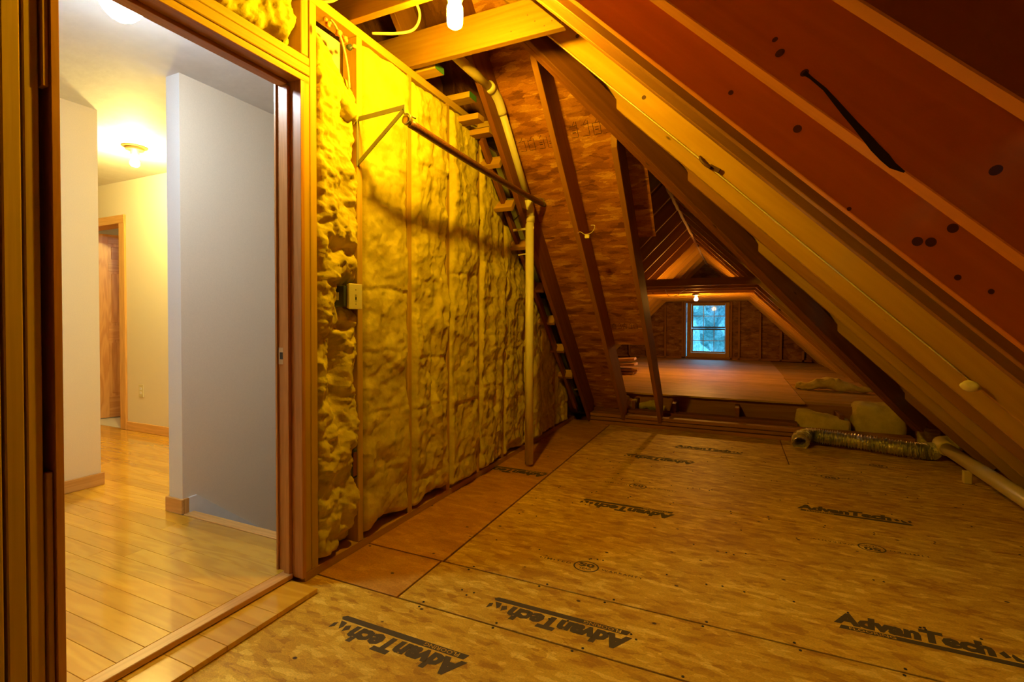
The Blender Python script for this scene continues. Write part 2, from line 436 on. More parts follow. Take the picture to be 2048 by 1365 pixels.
box('joist_deck', (-1.8, -1.55, -0.08), (2.2, 12.0, -0.024), M['rafter_dark'], floor)
# nail pairs along the seams
nails = bmesh.new()
for yy, xs in ((1.61, 9), (1.944, 9), (3.151, 11), (4.399, 9)):
    for k in range(xs):
        x = -1.1 + 2.6 * k / (xs - 1) + random.uniform(-.04, .04)
        for s in (-1, 1):
            bmesh.ops.create_cone(nails, cap_ends=True, segments=8, radius1=0.005, radius2=0.005, depth=0.002,
                                  matrix=Matrix.Translation((x + random.uniform(-.02, .02), yy + s * random.uniform(.012, .02), 0.0006)))
for k in range(130):
    bmesh.ops.create_cone(nails, cap_ends=True, segments=8, radius1=0.0045, radius2=0.0045, depth=0.002,
                          matrix=Matrix.Translation((random.uniform(-1.15, 1.5), random.choice([.7, 1.0, 1.3, 1.75, 2.25, 2.6, 2.9, 3.5, 3.9, 4.2]) + random.uniform(-.02, .02), 0.0006)))
tag(mobj('nail_heads', nails, M['black'], floor), kind='stuff')

# stamped lettering, flat on the sheets
def poly_mesh(name, polys, mat, parent, mw):
    bm = bmesh.new()
    for P in polys:
        vs_ = [bm.verts.new((x, y, 0)) for x, y in P]; bm.faces.new(vs_)
    me = bpy.data.meshes.new(name); bm.to_mesh(me); bm.free(); me.materials.append(mat)
    o = bpy.data.objects.new(name, me); link(o, parent); o.matrix_basis = mw; WM[o.name] = mw
    return o

def fit_text(me, x0, x1, y0, y1, shear=0.0):
    xs = [v.co.x for v in me.vertices]; ys = [v.co.y for v in me.vertices]
    a, b_, c, d = min(xs), max(xs), min(ys), max(ys)
    for v in me.vertices:
        ty = (v.co.y - c) / (d - c)
        v.co.x = x0 + (v.co.x - a) / (b_ - a) * (x1 - x0) + shear * ty
        v.co.y = y0 + ty * (y1 - y0)
        v.co.z = 0

ME_ADV = text_mesh('AdvanTech', 0.1, bold=0.0062, spacing=1.0); fit_text(ME_ADV, 0.0, 0.465, 0.032, 0.116, 0.016); ME_ADV.materials.clear(); ME_ADV.materials.append(M['ink'])
ME_FLR = text_mesh('FLOORING', 0.1, bold=0.0015); fit_text(ME_FLR, 0.045, 0.185, 0.0045, 0.0225); ME_FLR.materials.clear(); ME_FLR.materials.append(M['floor'])
def logo(x, y, ang, parent, tail=True):
    mw = Matrix.Translation((x, y, 0.0006)) @ Matrix.Rotation(ang, 4, 'Z')
    polys = [[(0.012, 0.0), (0.545, 0.0), (0.560, 0.012), (0.548, 0.026), (0.022, 0.026)],
             [(0.515, 0.034), (0.545, 0.032), (0.520, 0.075), (0.512, 0.06)],
             [(0.490, 0.040), (0.508, 0.050), (0.500, 0.082), (0.480, 0.062)],
             [(0.548, 0.045), (0.562, 0.052), (0.562, 0.085), (0.545, 0.068)]]
    st = poly_mesh('stamp_bar', polys, M['ink'], parent, mw)
    for me in (ME_ADV,):
        o = bpy.data.objects.new('lettering', me); link(o, st); o.matrix_basis = mw; WM[o.name] = mw
    o = bpy.data.objects.new('lettering', ME_FLR); link(o, st); o.matrix_basis = mw @ Matrix.Translation((0, 0, 0.0006)); WM[o.name] = mw

for x, y, up, key in ((-0.795, 1.428, 1, 'A'), (-0.325, 1.782, 1, 'B'), (0.343, 2.128, 0, 'C'), (0.345, 3.362, 0, 'D'), (-0.312, 3.010, 1, 'C'),
                      (-0.284, 4.185, 1, 'D'), (-0.500, 4.560, 0, 'E'), (-1.245, 3.400, 1, 'Dl')):
    pw = PAN[key]
    logo(x, y, PI if up else 0.0, pw)
ME_50 = text_mesh('50', 0.1, bold=0.004); fit_text(ME_50, -0.036, 0.036, -0.004, 0.033); ME_50.materials.clear(); ME_50.materials.append(M['ink'])
ME_YR = text_mesh('YEAR', 0.1, bold=0.001); fit_text(ME_YR, -0.03, 0.03, -0.028, -0.011); ME_YR.materials.clear(); ME_YR.materials.append(M['ink'])
ME_LM = text_mesh('LIMITED', 0.1, bold=0.001, spacing=1.3); fit_text(ME_LM, -0.225, -0.072, -0.008, 0.008); ME_LM.materials.clear(); ME_LM.materials.append(M['ink'])
ME_WR = text_mesh('WARRANTY', 0.1, bold=0.001, spacing=1.3); fit_text(ME_WR, 0.072, 0.255, -0.008, 0.008); ME_WR.materials.clear(); ME_WR.materials.append(M['ink'])
def seal(x, y, ang, parent):
    mw = Matrix.Translation((x, y, 0.0006)) @ Matrix.Rotation(ang, 4, 'Z')
    N = 32; polys = []
    for k in range(N):
        a0, a1 = 2 * PI * k / N, 2 * PI * (k + 1) / N
        polys.append([(0.052 * math.cos(a0), 0.043 * math.sin(a0)), (0.059 * math.cos(a0), 0.050 * math.sin(a0)), (0.059 * math.cos(a1), 0.050 * math.sin(a1)), (0.052 * math.cos(a1), 0.043 * math.sin(a1))])
    st = poly_mesh('stamp_ring', polys, M['ink'], parent, mw)
    for me in (ME_50, ME_YR, ME_LM, ME_WR):
        o = bpy.data.objects.new('lettering', me); link(o, st); o.matrix_basis = mw; WM[o.name] = mw
for x, y, a, key in ((-0.617, 2.175, 0, 'C'), (0.625, 2.95, PI, 'C'), (-0.6, 3.385, 0, 'D'), (0.629, 4.17, PI, 'D'), (1.02, 4.65, 0, 'Er')):
    seal(x, y, a, PAN[key])

# ------------------------------------------------------------------ left stud wall with glass wool between the studs
wall = empty('wall_left', (-1.725, 1.6, 0), kind='structure', label='open stud wall filled with yellow glass wool batts')
XF, XB = -1.68, -1.77
def stud(y0, y1, z0, z1, name='stud', xf=XF, xb=XB, mat='stud'):
    return lumber(name, ((xf + xb) / 2, (y0 + y1) / 2, z0), ((xf + xb) / 2, (y0 + y1) / 2, z1), abs(xf - xb), (y1 - y0), (0, 1, 0), M[mat], wall, 0.003)
def rake(y):  # underside of the sloping top of the wall
    return min(2.51, 5.60 - y)
# bottom plate, top plate, sloping top plate
lumber('bottom_plate', (-1.725, 1.535, 0.019), (-1.725, 5.40, 0.019), 0.09, 0.038, (0, 0, 1), M['rafter'], wall, 0.002)
lumber('top_plate', (-1.725, -1.5, 2.5325), (-1.725, 3.09, 2.5325), 0.09, 0.045, (0, 0, 1), M['stud'], wall, 0.002)
lumber('sloping_plate', (-1.725, 3.09, 2.53), (-1.725, 5.56, 0.06), 0.09, 0.04, (0, 1, 1), M['rafter'], wall, 0.002)
# right side of the doorway
stud(1.535, 1.572, 0.038, 2.16, 'trimmer_stud')
stud(1.574, 1.612, 0.038, 2.51, 'king_stud')
SY = [1.882, 2.285, 2.69, 3.095, 3.50, 3.905, 4.31, 4.715, 5.12]
for y in SY:
    stud(y - 0.019, y + 0.019, 0.038, rake(y) - (0.0 if y < 3.05 else 0.03))
# header over the doorway, cripples above it
lumber('header', (-1.725, 0.59, 2.16), (-1.725, 1.573, 2.16), 0.09, 0.036, (0, 0, 1), M['stud'], wall, 0.003)
lumber('header', (-1.722, 0.59, 2.202), (-1.722, 1.573, 2.202), 0.088, 0.040, (0, 0, 1), M['stud'], wall, 0.003)
lumber('header', (-1.726, 0.59, 2.243), (-1.726, 1.573, 2.243), 0.09, 0.036, (0, 0, 1), M['stud'], wall, 0.003)
for y in (0.62, 1.02, 1.548): stud(y - 0.019, y + 0.019, 2.262, 2.51, 'cripple_stud')
# left side of the doorway
for y0, y1 in ((0.548, 0.585), (0.592, 0.629), (0.634, 0.666)):
    stud(y0, y1, 0.0, 2.51 if y0 < .63 else 2.14, 'trimmer_stud', mat='stud')
for y in (0.2, -0.2, -0.6, -1.0, -1.4): stud(y - 0.019, y + 0.019, 0.038, 2.51)
lumber('bottom_plate', (-1.725, -1.5, 0.019), (-1.725, 0.545, 0.019), 0.09, 0.038, (0, 0, 1), M['stud'], wall, 0.002)

def batt(name, y0, y1, z0, z1f, amp, big, seed, creases, edge=0.02, cell=0.0085, gaps=(), front=-1.665, parent=wall, mat='batt', shape=None):
    """glass wool filling one bay: a displaced sheet facing the room"""
    ny = max(8, int((y1 - y0) / cell)); zt = max(z1f(y0), z1f(y1)); nz = int((zt - z0) / cell)
    bm = bmesh.new(); rows = []
    for j in range(nz + 1):
        row = []
        for i in range(ny + 1):
            y = y0 + (y1 - y0) * i / ny; top = z1f(y); z = z0 + (top - z0) * j / nz
            p = Vector((y * 1.0 + seed * 7.3, z, seed * 3.1))
            f = noise.fractal(p * 3.2, 0.8, 2.1, 5) * amp
            bl = 1.0 - abs(noise.fractal(Vector((y * 5.5 + seed * 11, z * 3.4, seed)), 0.9, 2.0, 4)) * 2.0
            f += bl * big
            f += noise.fractal(p * 22, 0.75, 2.0, 4) * amp * (0.14 if big < .02 else .28)
            f += noise.noise(Vector((y * 15 + seed, z * 1.1, seed * 2))) * amp * 0.35
            for zc, am, ph, dp in creases:
                zz = zc + am * math.sin((y - y0) / (y1 - y0) * PI * 1.3 + ph) + 0.012 * noise.noise(Vector((y * 9, zc * 5, seed)))
                d = (z - zz) / 0.011
                f -= dp * math.exp(-d * d); d2 = (z - zz - 0.02) / 0.014
                f += dp * 0.45 * math.exp(-d2 * d2)
            e = min(y - y0, y1 - y) / edge
            x = front + f
            if e < 1: x -= (1 - math.sqrt(max(0, 1 - (1 - e) ** 2))) * 0.045
            eb = min(z - z0, top - z) / 0.03
            if eb < 1: x -= (1 - math.sqrt(max(0, 1 - (1 - eb) ** 2))) * 0.05
            for gy, gz, ry, rz, dp in gaps:
                q = ((y - gy) / ry) ** 2 + ((z - gz) / rz) ** 2
                if q < 4: x -= dp * math.exp(-q * q * 0.8)
            if shape: x = shape(y, z, x)
            row.append(bm.verts.new((max(x, -1.785), y, z)))
        rows.append(row)
    for a, b_ in zip(rows, rows[1:]):
        for i in range(ny): bm.faces.new((a[i], a[i + 1], b_[i + 1], b_[i]))
    me = bpy.data.meshes.new(name); bm.to_mesh(me); bm.free()
    for p in me.polygons: p.use_smooth = True
    me.materials.append(M[mat])
    o = bpy.data.objects.new(name, me); link(o, parent)
    return o

def cr(seed, n=6, lo=0.25, hi=2.35, dp=0.0042):
    r = random.Random(seed)
    return [(lo + (hi - lo) * (k + r.uniform(-.25, .25)) / (n - 1), r.uniform(-.008, .008), r.uniform(0, 3), dp * r.uniform(.6, 1.3)) for k in range(n)]
# ragged first bay beside the door, with hollows for the switch box and outlet
batt('insulation_batt', 1.614, 1.862, 0.05, lambda y: 2.43 - (y - 1.61) * 0.9, 0.045, 0.022, 1, cr(1, 3, dp=.006), edge=0.03, cell=0.0065, front=-1.683,
     gaps=((1.80, 1.245, .075, .085, .06), (1.735, 0.86, .035, .16, .05), (1.85, 0.44, .03, .09, .07), (1.70, 1.46, .04, .05, .05), (1.78, 1.10, .05, .02, .05), (1.80, 0.05, .06, .07, .06), (1.80, 1.46, .05, .03, .05)))
batt('insulation_batt', 1.905, 2.264, 0.06, lambda y: 2.50, 0.024, 0.005, 2, cr(2, 7), front=-1.667, gaps=((2.08, .07, .10, .03, .05),))
batt('insulation_batt', 2.306, 2.669, 0.05, lambda y: 2.50, 0.027, 0.012, 3, cr(3, 7), front=-1.668, gaps=((2.50, .80, .02, .2, .03), (2.55, .06, .12, .035, .06)))
batt('insulation_batt', 2.712, 3.074, 0.05, lambda y: min(2.50, 5.56 - y), 0.027, 0.010, 4, cr(4, 6), front=-1.664)
batt('insulation_batt', 3.116, 3.479, 0.05, lambda y: 5.54 - y, 0.029, 0.012, 5, cr(5, 6, hi=2.0), front=-1.662, gaps=((3.34, .55, .03, .12, .03),))
batt('insulation_batt', 3.521, 3.884, 0.05, lambda y: 5.50 - y, 0.032, 0.014, 6, cr(6, 5, hi=1.6), front=-1.665, gaps=((3.7, .07, .1, .06, .05),))
batt('insulation_batt', 3.926, 4.289, 0.05, lambda y: 5.50 - y, 0.034, 0.014, 7, cr(7, 4, hi=1.2), front=-1.664, cell=.011)
batt('insulation_batt', 4.331, 4.694, 0.05, lambda y: 5.50 - y, 0.034, 0.014, 8, cr(8, 3, hi=.9), front=-1.664, cell=.012)
batt('insulation_batt', 4.736, 5.099, 0.05, lambda y: 5.50 - y, 0.034, 0.014, 9, cr(9, 2, hi=.5), front=-1.664, cell=.012)
batt('insulation_batt', 1.045, 1.500, 2.268, lambda y: 2.50, 0.05, 0.03, 10, [], front=-1.682, cell=.007, gaps=((1.50, 2.29, .05, .05, .06), (1.12, 2.28, .05, .04, .06)))
batt('insulation_batt', 0.645, 0.995, 2.268, lambda y: 2.50, 0.05, 0.03, 11, [], front=-1.682, cell=.012)
# the slumped roll lying across the top of the first bay
def blob(name, ctrl, rads, mat, parent=None, amp=0.02, seed=0, seg=18, n=8, freq=9, flat=1.0):
    pts = curve_pts(ctrl, n); rr = []
    for i in range(len(pts)):
        t = i / (len(pts) - 1) * (len(rads) - 1); k = min(int(t), len(rads) - 2); f = t - k
        rr.append(rads[k] * (1 - f) + rads[k + 1] * f)
    c = Vector(ctrl[0])
    bm = tube_bm(bmesh.new(), [p - c for p in pts], 0, seg, True, rr)
    bmesh.ops.triangulate(bm, faces=[f for f in bm.faces if len(f.verts) > 4])
    bmesh.ops.subdivide_edges(bm, edges=bm.edges[:], cuts=1, use_grid_fill=True)
    bm.normal_update()
    for v in bm.verts:
        d = noise.fractal((v.co + c) * freq + Vector((seed, 0, 0)), 0.8, 2.0, 4) * amp
        v.co = v.co + v.normal * d
        v.co.z *= flat if flat != 1.0 else 1.0
    o = mobj(name, bm, mat, parent, smooth=True)
    o.matrix_basis = Matrix.Translation(c); WM[o.name] = Matrix.Translation(c)
    return o
blob('insulation_roll', [(-1.705, 1.64, 2.27), (-1.69, 1.72, 2.23), (-1.685, 1.80, 2.13), (-1.69, 1.855, 2.09)], [.030, .036, .032, .022], M['batt'], wall, 0.022, 4, freq=12)
# drywall behind the studs, hall side
box('hall_drywall', (-1.80, 1.535, -2.5), (-1.79, 6.2, 2.5), M['wall'], wall)
box('hall_drywall', (-1.80, -1.5, 0.045), (-1.79, 0.6835, 2.5), M['wall'], wall)
box('hall_drywall', (-1.80, 0.684, 2.142), (-1.79, 1.535, 2.5), M['wall'], wall)

# ------------------------------------------------------------------ doorway frame without its door
dj = empty('door_1', (-1.73, 1.1, 0.04), kind='structure', label='stained pine door frame without its door')
def jbox(name, a, b, mat='jamb', bev=.0015): return box(name, a, b, M[mat], dj, bev)
jbox('jamb', (-1.80, 1.508, 0.03), (-1.662, 1.527, 2.138))
jbox('door_stop', (-1.757, 1.493, 0.045), (-1.724, 1.508, 2.12))
jbox('weather_strip', (-1.7605, 1.499, 0.045), (-1.757, 1.508, 2.12), 'black', 0)
st = jbox('strike_plate', (-1.797, 1.5055, 0.94), (-1.765, 1.5079, 1.012), 'strike', 0)
box('latch_hole', (-1.789, 1.5045, 0.962), (-1.772, 1.5056, 0.992), M['black'], st)
jbox('jamb', (-1.80, 0.684, 0.03), (-1.662, 0.703, 2.138))
jbox('head_jamb', (-1.80, 0.684, 2.138), (-1.662, 1.527, 2.1415))
jbox('door_stop', (-1.757, 0.703, 2.123), (-1.724, 1.493, 2.138))
jbox('weather_strip', (-1.7605, 0.703, 2.129), (-1.757, 1.493, 2.138), 'black', 0)
jbox('casing', (-1.812, 1.50, 0.045), (-1.80, 1.565, 2.16))
jbox('shim', (-1.70, 0.669, 1.75), (-1.668, 0.682, 2.14), 'rafter')
jbox('shim', (-1.69, 0.669, 0.03), (-1.672, 0.682, 0.72), 'rafter')

# ------------------------------------------------------------------ raised oak threshold of the doorway
th = empty('trim_1', (-1.70, 1.1, 0), kind='structure', label='two-step oak threshold running through the doorway')
lumber('nosing', (-1.745, 0.40, 0.034), (-1.745, 1.507, 0.034), 0.055, 0.022, (0, 0, 1), M['oaktrim'], th, 0.002)
ys = [0.30, 0.62, 0.92, 1.10, 1.235, 1.36, 1.493]
ys = [-0.6, -0.2, 0.25, 0.58, 0.74, 0.86, 0.985, 1.10, 1.215, 1.30, 1.497]
for a, b_ in zip(ys, ys[1:]):
    box('oak_board', (-1.72, a + .0006, 0.002), (-1.566, b_ - .0006, 0.021), M['oak'], th, 0.0012)

# ------------------------------------------------------------------ hall: oak strip floor
hf = empty('floor', (-3.5, 1.0, 0.045), kind='structure', label='honey coloured oak strip floor of the hall')
rnd = random.Random(5)
y = -1.2; row = 0
while y < 4.6:
    w = 0.083 if row % 2 else 0.083
    x = -1.773 if y < 1.70 else -2.96
    xe = -7.2
    first = True
    while x > xe:
        L = rnd.uniform(0.35, 1.25)
        x1 = max(x - L, xe)
        if y > 0.2:
            box('oak_strip', (x1 + .0005, y + .0005, 0.027), (x - .0005, y + w - .0005, 0.045), M['oak'], hf, 0.0010)
        x = x1
    y += w; row += 1
box('hall_deck', (-7.2, -1.3, -0.05), (-2.96, 4.6, 0.026), M['ply'], hf)
box('hall_deck', (-2.96, -1.3, -0.05), (-1.80, 1.70, 0.026), M['ply'], hf)
box('hall_deck', (-7.2, -1.3, 0.026), (-1.80, 0.2, 0.045), M['oak'], hf)
box('stair_base', (-2.93, 1.6, -2.5), (-1.79, 4.65, -2.45), M['grey'], hf)
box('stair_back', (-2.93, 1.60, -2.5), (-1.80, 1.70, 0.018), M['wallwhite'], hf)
box('stair_nosing', (-2.805, 1.715, 0.018), (-1.80, 1.775, 0.045), M['oaktrim'], hf, 0.004)
for k in range(7):
    box('stair_tread', (-2.80, 1.775 + k * .25, -0.15 - k * .19 - .03), (-1.80, 2.055 + k * .25, -0.15 - k * .19), M['oaktrim'], hf, 0.004)

# hall walls
hc = box('ceiling', (-7.2, -1.3, 2.5), (-1.80, 4.6, 2.512), M['ceil']); tag(hc, 'textured white hall ceiling', kind='structure')
w = box('wall_hall_left', (-3.94, -1.3, 0.0), (-3.80, 1.80, 2.5), M['wall_peach_bounce']); tag(w, kind='structure')
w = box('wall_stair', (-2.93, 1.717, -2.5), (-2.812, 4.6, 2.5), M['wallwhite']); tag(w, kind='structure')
wsb = box('bounce_side_skin', (-2.812, 1.7175, -2.5), (-2.8105, 4.6, 2.5), M['wall_beige_bounce'], w)  # same wall as the white end; thin skin carrying the warm bounce
w = empty('wall_hall_far', (-5, 2.82, 0), kind='structure')
box('wall_board', (-5.56, 2.82, 0.0), (-2.93, 2.94, 2.5), M['wall'], w)
box('wall_board', (-7.2, 2.82, 0.0), (-6.36, 2.94, 2.5), M['wall'], w)
box('wall_board', (-6.36, 2.82, 2.105), (-5.56, 2.94, 2.5), M['wall'], w)
w = box('wall_hall_end', (-7.25, -1.3, 0.0), (-7.2, 4.6, 2.5), M['wall']); tag(w, kind='structure')
w = box('wall_room_end', (-7.2, 4.6, -2.5), (-1.80, 4.65, 2.5), M['wall']); tag(w, kind='structure')
w = box('wall_hall_near', (-7.2, -1.35, 0.0), (-1.80, -1.3, 2.5), M['wall']); tag(w, kind='structure')
box('floor_tile', (-6.36, 2.83, 0.0455), (-5.56, 4.5, 0.047), M['grey'], hf)
# baseboards
def base(name, a, b_):
    o = box(name, a, b_, M['oaktrim'], None, 0.003); tag(o, kind='structure'); return o
base('baseboard_left', (-3.80, -1.3, 0.045), (-3.785, 1.815, 0.125))
b2 = empty('baseboard_stair_wall', (-2.87, 1.71, 0.045), kind='structure')
box('baseboard_face', (-2.945, 1.702, 0.045), (-2.797, 1.717, 0.128), M['oaktrim'], b2, 0.003)
box('baseboard_face', (-2.812, 1.717, 0.045), (-2.797, 1.745, 0.128), M['oaktrim'], b2, 0.002)
box('baseboard_face', (-2.945, 1.717, 0.045), (-2.930, 2.82, 0.128), M['oaktrim'], b2, 0.003)
base('baseboard_far', (-5.46, 2.805, 0.045), (-2.945, 2.82, 0.13))
sk = slab('trim_2', [(-2.811, 1.745, 0.128), (-2.811, 1.790, 0.130), (-2.811, 2.95, -0.862), (-2.811, 2.95, -1.2), (-2.811, 1.79, -0.10), (-2.811, 1.745, 0.0)], 0.014, (1, 0, 0), M['white'])
tag(sk, 'white skirt board stepping down beside the stairs', kind='structure')

# six-panel door standing ajar in the far hall wall
d2 = empty('door_2', (-6.36, 2.88, 0.045), kind='structure', label='open pine panel door at the end of the hall')
box('casing', (-5.560, 2.800, 0.045), (-5.465, 2.82, 2.165), M['oaktrim'], d2, 0.004)
box('casing', (-6.455, 2.800, 0.045), (-6.360, 2.82, 2.165), M['oaktrim'], d2, 0.004)
box('casing', (-6.455, 2.797, 2.085), (-5.465, 2.82, 2.168), M['oaktrim'], d2, 0.004)
box('jamb', (-5.575, 2.82, 0.045), (-5.556, 2.95, 2.105), M['oaktrim'], d2)
box('jamb', (-6.364, 2.82, 0.045), (-6.345, 2.95, 2.105), M['oaktrim'], d2)
box('head_jamb', (-6.345, 2.82, 2.085), (-5.575, 2.95, 2.105), M['oaktrim'], d2)
ang = math.radians(64)
hinge = Vector((-6.325, 2.955, 0.05))
mwd = Matrix.Translation(hinge) @ Matrix.Rotation(ang, 4, 'Z')
def dpart(name, a, b_, mat, bev=.002, par=None):
    a = Vector(a); b_ = Vector(b_); c = (a + b_) / 2; h = (b_ - a) / 2; mw = mwd @ Matrix.Translation(c)
    if h.z >= h.x: mw = mw @ Matrix.Rotation(-PI / 2, 4, 'Y'); h = Vector((h.z, h.y, h.x))
    bm = bmesh.new(); bm_box(bm, -h, h, bev)
    o = mobj(name, bm, M[mat], par or d2); o.matrix_basis = mw; WM[o.name] = mw
    if par is not None: o.matrix_parent_inverse = WM[par.name].inverted()
    return o
leaf = dpart('door_leaf', (0, 0.008, 0.005), (0.76, 0.028, 2.02), 'doorwood')
for x0, x1 in ((0, .115), (.325, .435), (.645, .76)):
    dpart('stile', (x0, 0, 0.005), (x1, 0.036, 2.02), 'doorwood', par=leaf)
for z0, z1 in ((0.005, .24), (.86, 1.02), (1.62, 1.72), (1.92, 2.02)):
    dpart('rail', (.115, .001, z0), (.645, 0.035, z1), 'doorwood', par=leaf)
for x0, x1 in ((.14, .30), (.46, .62)):
    for z0, z1 in ((.27, .83), (1.05, 1.59), (1.75, 1.89)):
        dpart('raised_panel', (x0, .003, z0), (x1, 0.033, z1), 'doorwood', .006, par=leaf)
for z in (0.28, 1.02, 1.78):
    box('hinge', (-6.350, 2.925, z), (-6.318, 2.958, z + .09), M['brass'], d2, .002)
pl_ = bpy.data.lights.new('door_fill_lamp', 'POINT'); pl_.energy = 14; pl_.color = (1.0, .66, .25); pl_.shadow_soft_size = .06
po_ = bpy.data.objects.new('door_fill_lamp', pl_); sc.collection.objects.link(po_); po_.location = (-5.1, 3.7, 2.2)  # added lamp, out of view, to light the open door leaf
dpart('knob', (.68, -.05, .95), (.73, 0.0, 1.0), 'brass', .012)

# ------------------------------------------------------------------ right roof slope
roof = empty('ceiling_right_slope', (1.75, 1, 0), kind='structure', label='right roof slope of deep bare rafters')
RY = {}
def rafterR(yc, w, xt, cut=-1.0, s=1.75, d=0.235, name='rafter', mat='rafter', xb=1.86, par=roof):
    off = d / 2 * math.sqrt(2)
    p0 = Vector((xt, yc, s + off - xt)); p1 = Vector((xb, yc, s + off - xb))
    o = lumber(name, p0, p1, w, d, (1, 0, 1), M[mat], par, 0.0025, cut0=cut)
    return o
for key, y0, y1 in (('n2', 0.03, 0.07), ('n1', 0.44, 0.48), ('1', 0.854, 0.892), ('2', 1.252, 1.314), ('3', 1.724, 1.765), ('4', 1.880, 1.920), ('5', 2.052, 2.092), ('6', 2.549, 2.587)):
    RY[key] = rafterR((y0 + y1) / 2, y1 - y0, -2.45, mat={'n2': 'rafter_dark', 'n1': 'rafter_dark', '1': 'rafter_bounce', '2': 'rafter_bounce', '3': 'rafter_bounce', '4': 'rafter_mid', '5': 'rafter_mid', '6': 'rafter_lit'}[key])  # wood tones follow bounce, shade and bulb light along the slope
for y in (-1.3, -0.9, -0.4): rafterR(y, .04, -2.45)
RY['7'] = rafterR(3.000, .038, -1.19, mat='rafter_lit')
for yc, xt, s in ((3.382, -0.826, 0), (3.812, -0.375, 0), (4.372, 0.085, 0), (4.93, 0.556, 0), (5.52, 1.062, 0), (6.02, 1.50, 0)):
    o = rafterR(yc, .038, xt, mat='rafter_mid' if yc < 3.5 or yc > 4.6 else 'rafter')
SH = 1.75 + 0.235 * math.sqrt(2)
for j, (y0, y1) in enumerate(((-1.5, 0.3), (0.305, 2.0), (2.005, 4.2), (4.205, 6.6), (6.605, 9.0), (9.005, 11.6))):
    xs = [2.3, 1.43, 0.56, -0.31, -1.18, -2.05, -2.62] if y0 < 2.1 else [2.3, 1.43, 0.56, -0.31, -1.18]
    for a, b_ in zip(xs, xs[1:]):
        a2, b2_ = a - .002, b_ + .002
        if y0 > 2.1 and b_ < -0.6: b2_ = -0.66
        if y0 > 2.1 and a < -0.66: continue
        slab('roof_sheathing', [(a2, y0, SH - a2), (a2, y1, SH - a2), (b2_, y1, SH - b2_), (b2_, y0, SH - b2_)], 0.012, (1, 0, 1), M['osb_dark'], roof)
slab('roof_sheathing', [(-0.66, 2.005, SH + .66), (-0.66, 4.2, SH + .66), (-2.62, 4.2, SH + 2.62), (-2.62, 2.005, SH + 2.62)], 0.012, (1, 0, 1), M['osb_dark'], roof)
lumber('ridge_board', (-2.55, -1.5, 4.35), (-2.55, 1.4, 4.35), 0.03, 0.24, (0, 0, 1), M['rafter_dark'], roof)
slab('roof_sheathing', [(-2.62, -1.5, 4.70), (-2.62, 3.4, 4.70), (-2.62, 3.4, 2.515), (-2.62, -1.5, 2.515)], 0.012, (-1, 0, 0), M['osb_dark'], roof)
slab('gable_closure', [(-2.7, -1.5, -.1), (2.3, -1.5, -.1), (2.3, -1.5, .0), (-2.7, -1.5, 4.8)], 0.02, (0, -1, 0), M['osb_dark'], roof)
# knots and a black resin streak on the near rafters
def disc(name, c, r, axis, mat, par, e=1.0, ang=0.0):
    bm = bmesh.new(); bmesh.ops.create_circle(bm, cap_ends=True, segments=16, radius=r)
    for v in bm.verts: v.co.x *= e
    me = bpy.data.meshes.new(name); bm.to_mesh(me); bm.free(); me.materials.append(mat)
    o = bpy.data.objects.new(name, me); link(o, par)
    mw = Matrix.Translation(c) @ Vector((0, 0, 1)).rotation_difference(Vector(axis)).to_matrix().to_4x4() @ Matrix.Rotation(ang, 4, 'Z')
    o.matrix_basis = mw; WM[o.name] = mw; return o
for x, z, r in ((.166, 1.715, .012), (.461, 1.354, .013), (.491, 1.350, .013), (.538, 1.385, .013), (.55, 1.25, .008), (0.30, 1.46, .006), (-.02, 1.86, .008), (.62, 1.21, .007)):
    disc('knot', (x, 1.7232, z), r, (0, -1, 0), M['knot'], RY['3'])
for x, z, r in ((.454, 1.422, .009), (.075, 1.761, .005), (.085, 1.729, .008), (.133, 1.675, .007)):
    disc('knot', (x, 1.2512, z), r, (0, -1, 0), M['knot'], RY['2'], 1.3, .6)
for x, z, r in ((-.432, 2.262, .011), (-.782, 2.654, .011)):
    disc('knot', (x, 2.5482, z), r, (0, -1, 0), M['knot'], RY['6'])
pts = [(.132, 1.676, .005), (.145, 1.662, .003), (.171, 1.632, .0035), (.190, 1.603, .005), (.208, 1.575, .006), (.228, 1.545, .0065), (.245, 1.520, .008), (.262, 1.493, .009), (.279, 1.470, .009), (.292, 1.452, .007), (.312, 1.436, .002)]
bm = bmesh.new(); L_ = []; Rr = []
for i, (x, z, wd) in enumerate(pts):
    a = Vector(pts[min(i + 1, len(pts) - 1)][:2]) - Vector(pts[max(i - 1, 0)][:2]); a.normalize(); nrm_ = Vector((-a.y, a.x))
    L_.append(bm.verts.new((x + nrm_.x * wd, 1.2511, z + nrm_.y * wd))); Rr.append(bm.verts.new((x - nrm_.x * wd, 1.2511, z - nrm_.y * wd)))
for i in range(len(pts) - 1): bm.faces.new((L_[i], L_[i + 1], Rr[i + 1], Rr[i]))
mobj('resin_streak', bm, M['tar'], RY['2'])

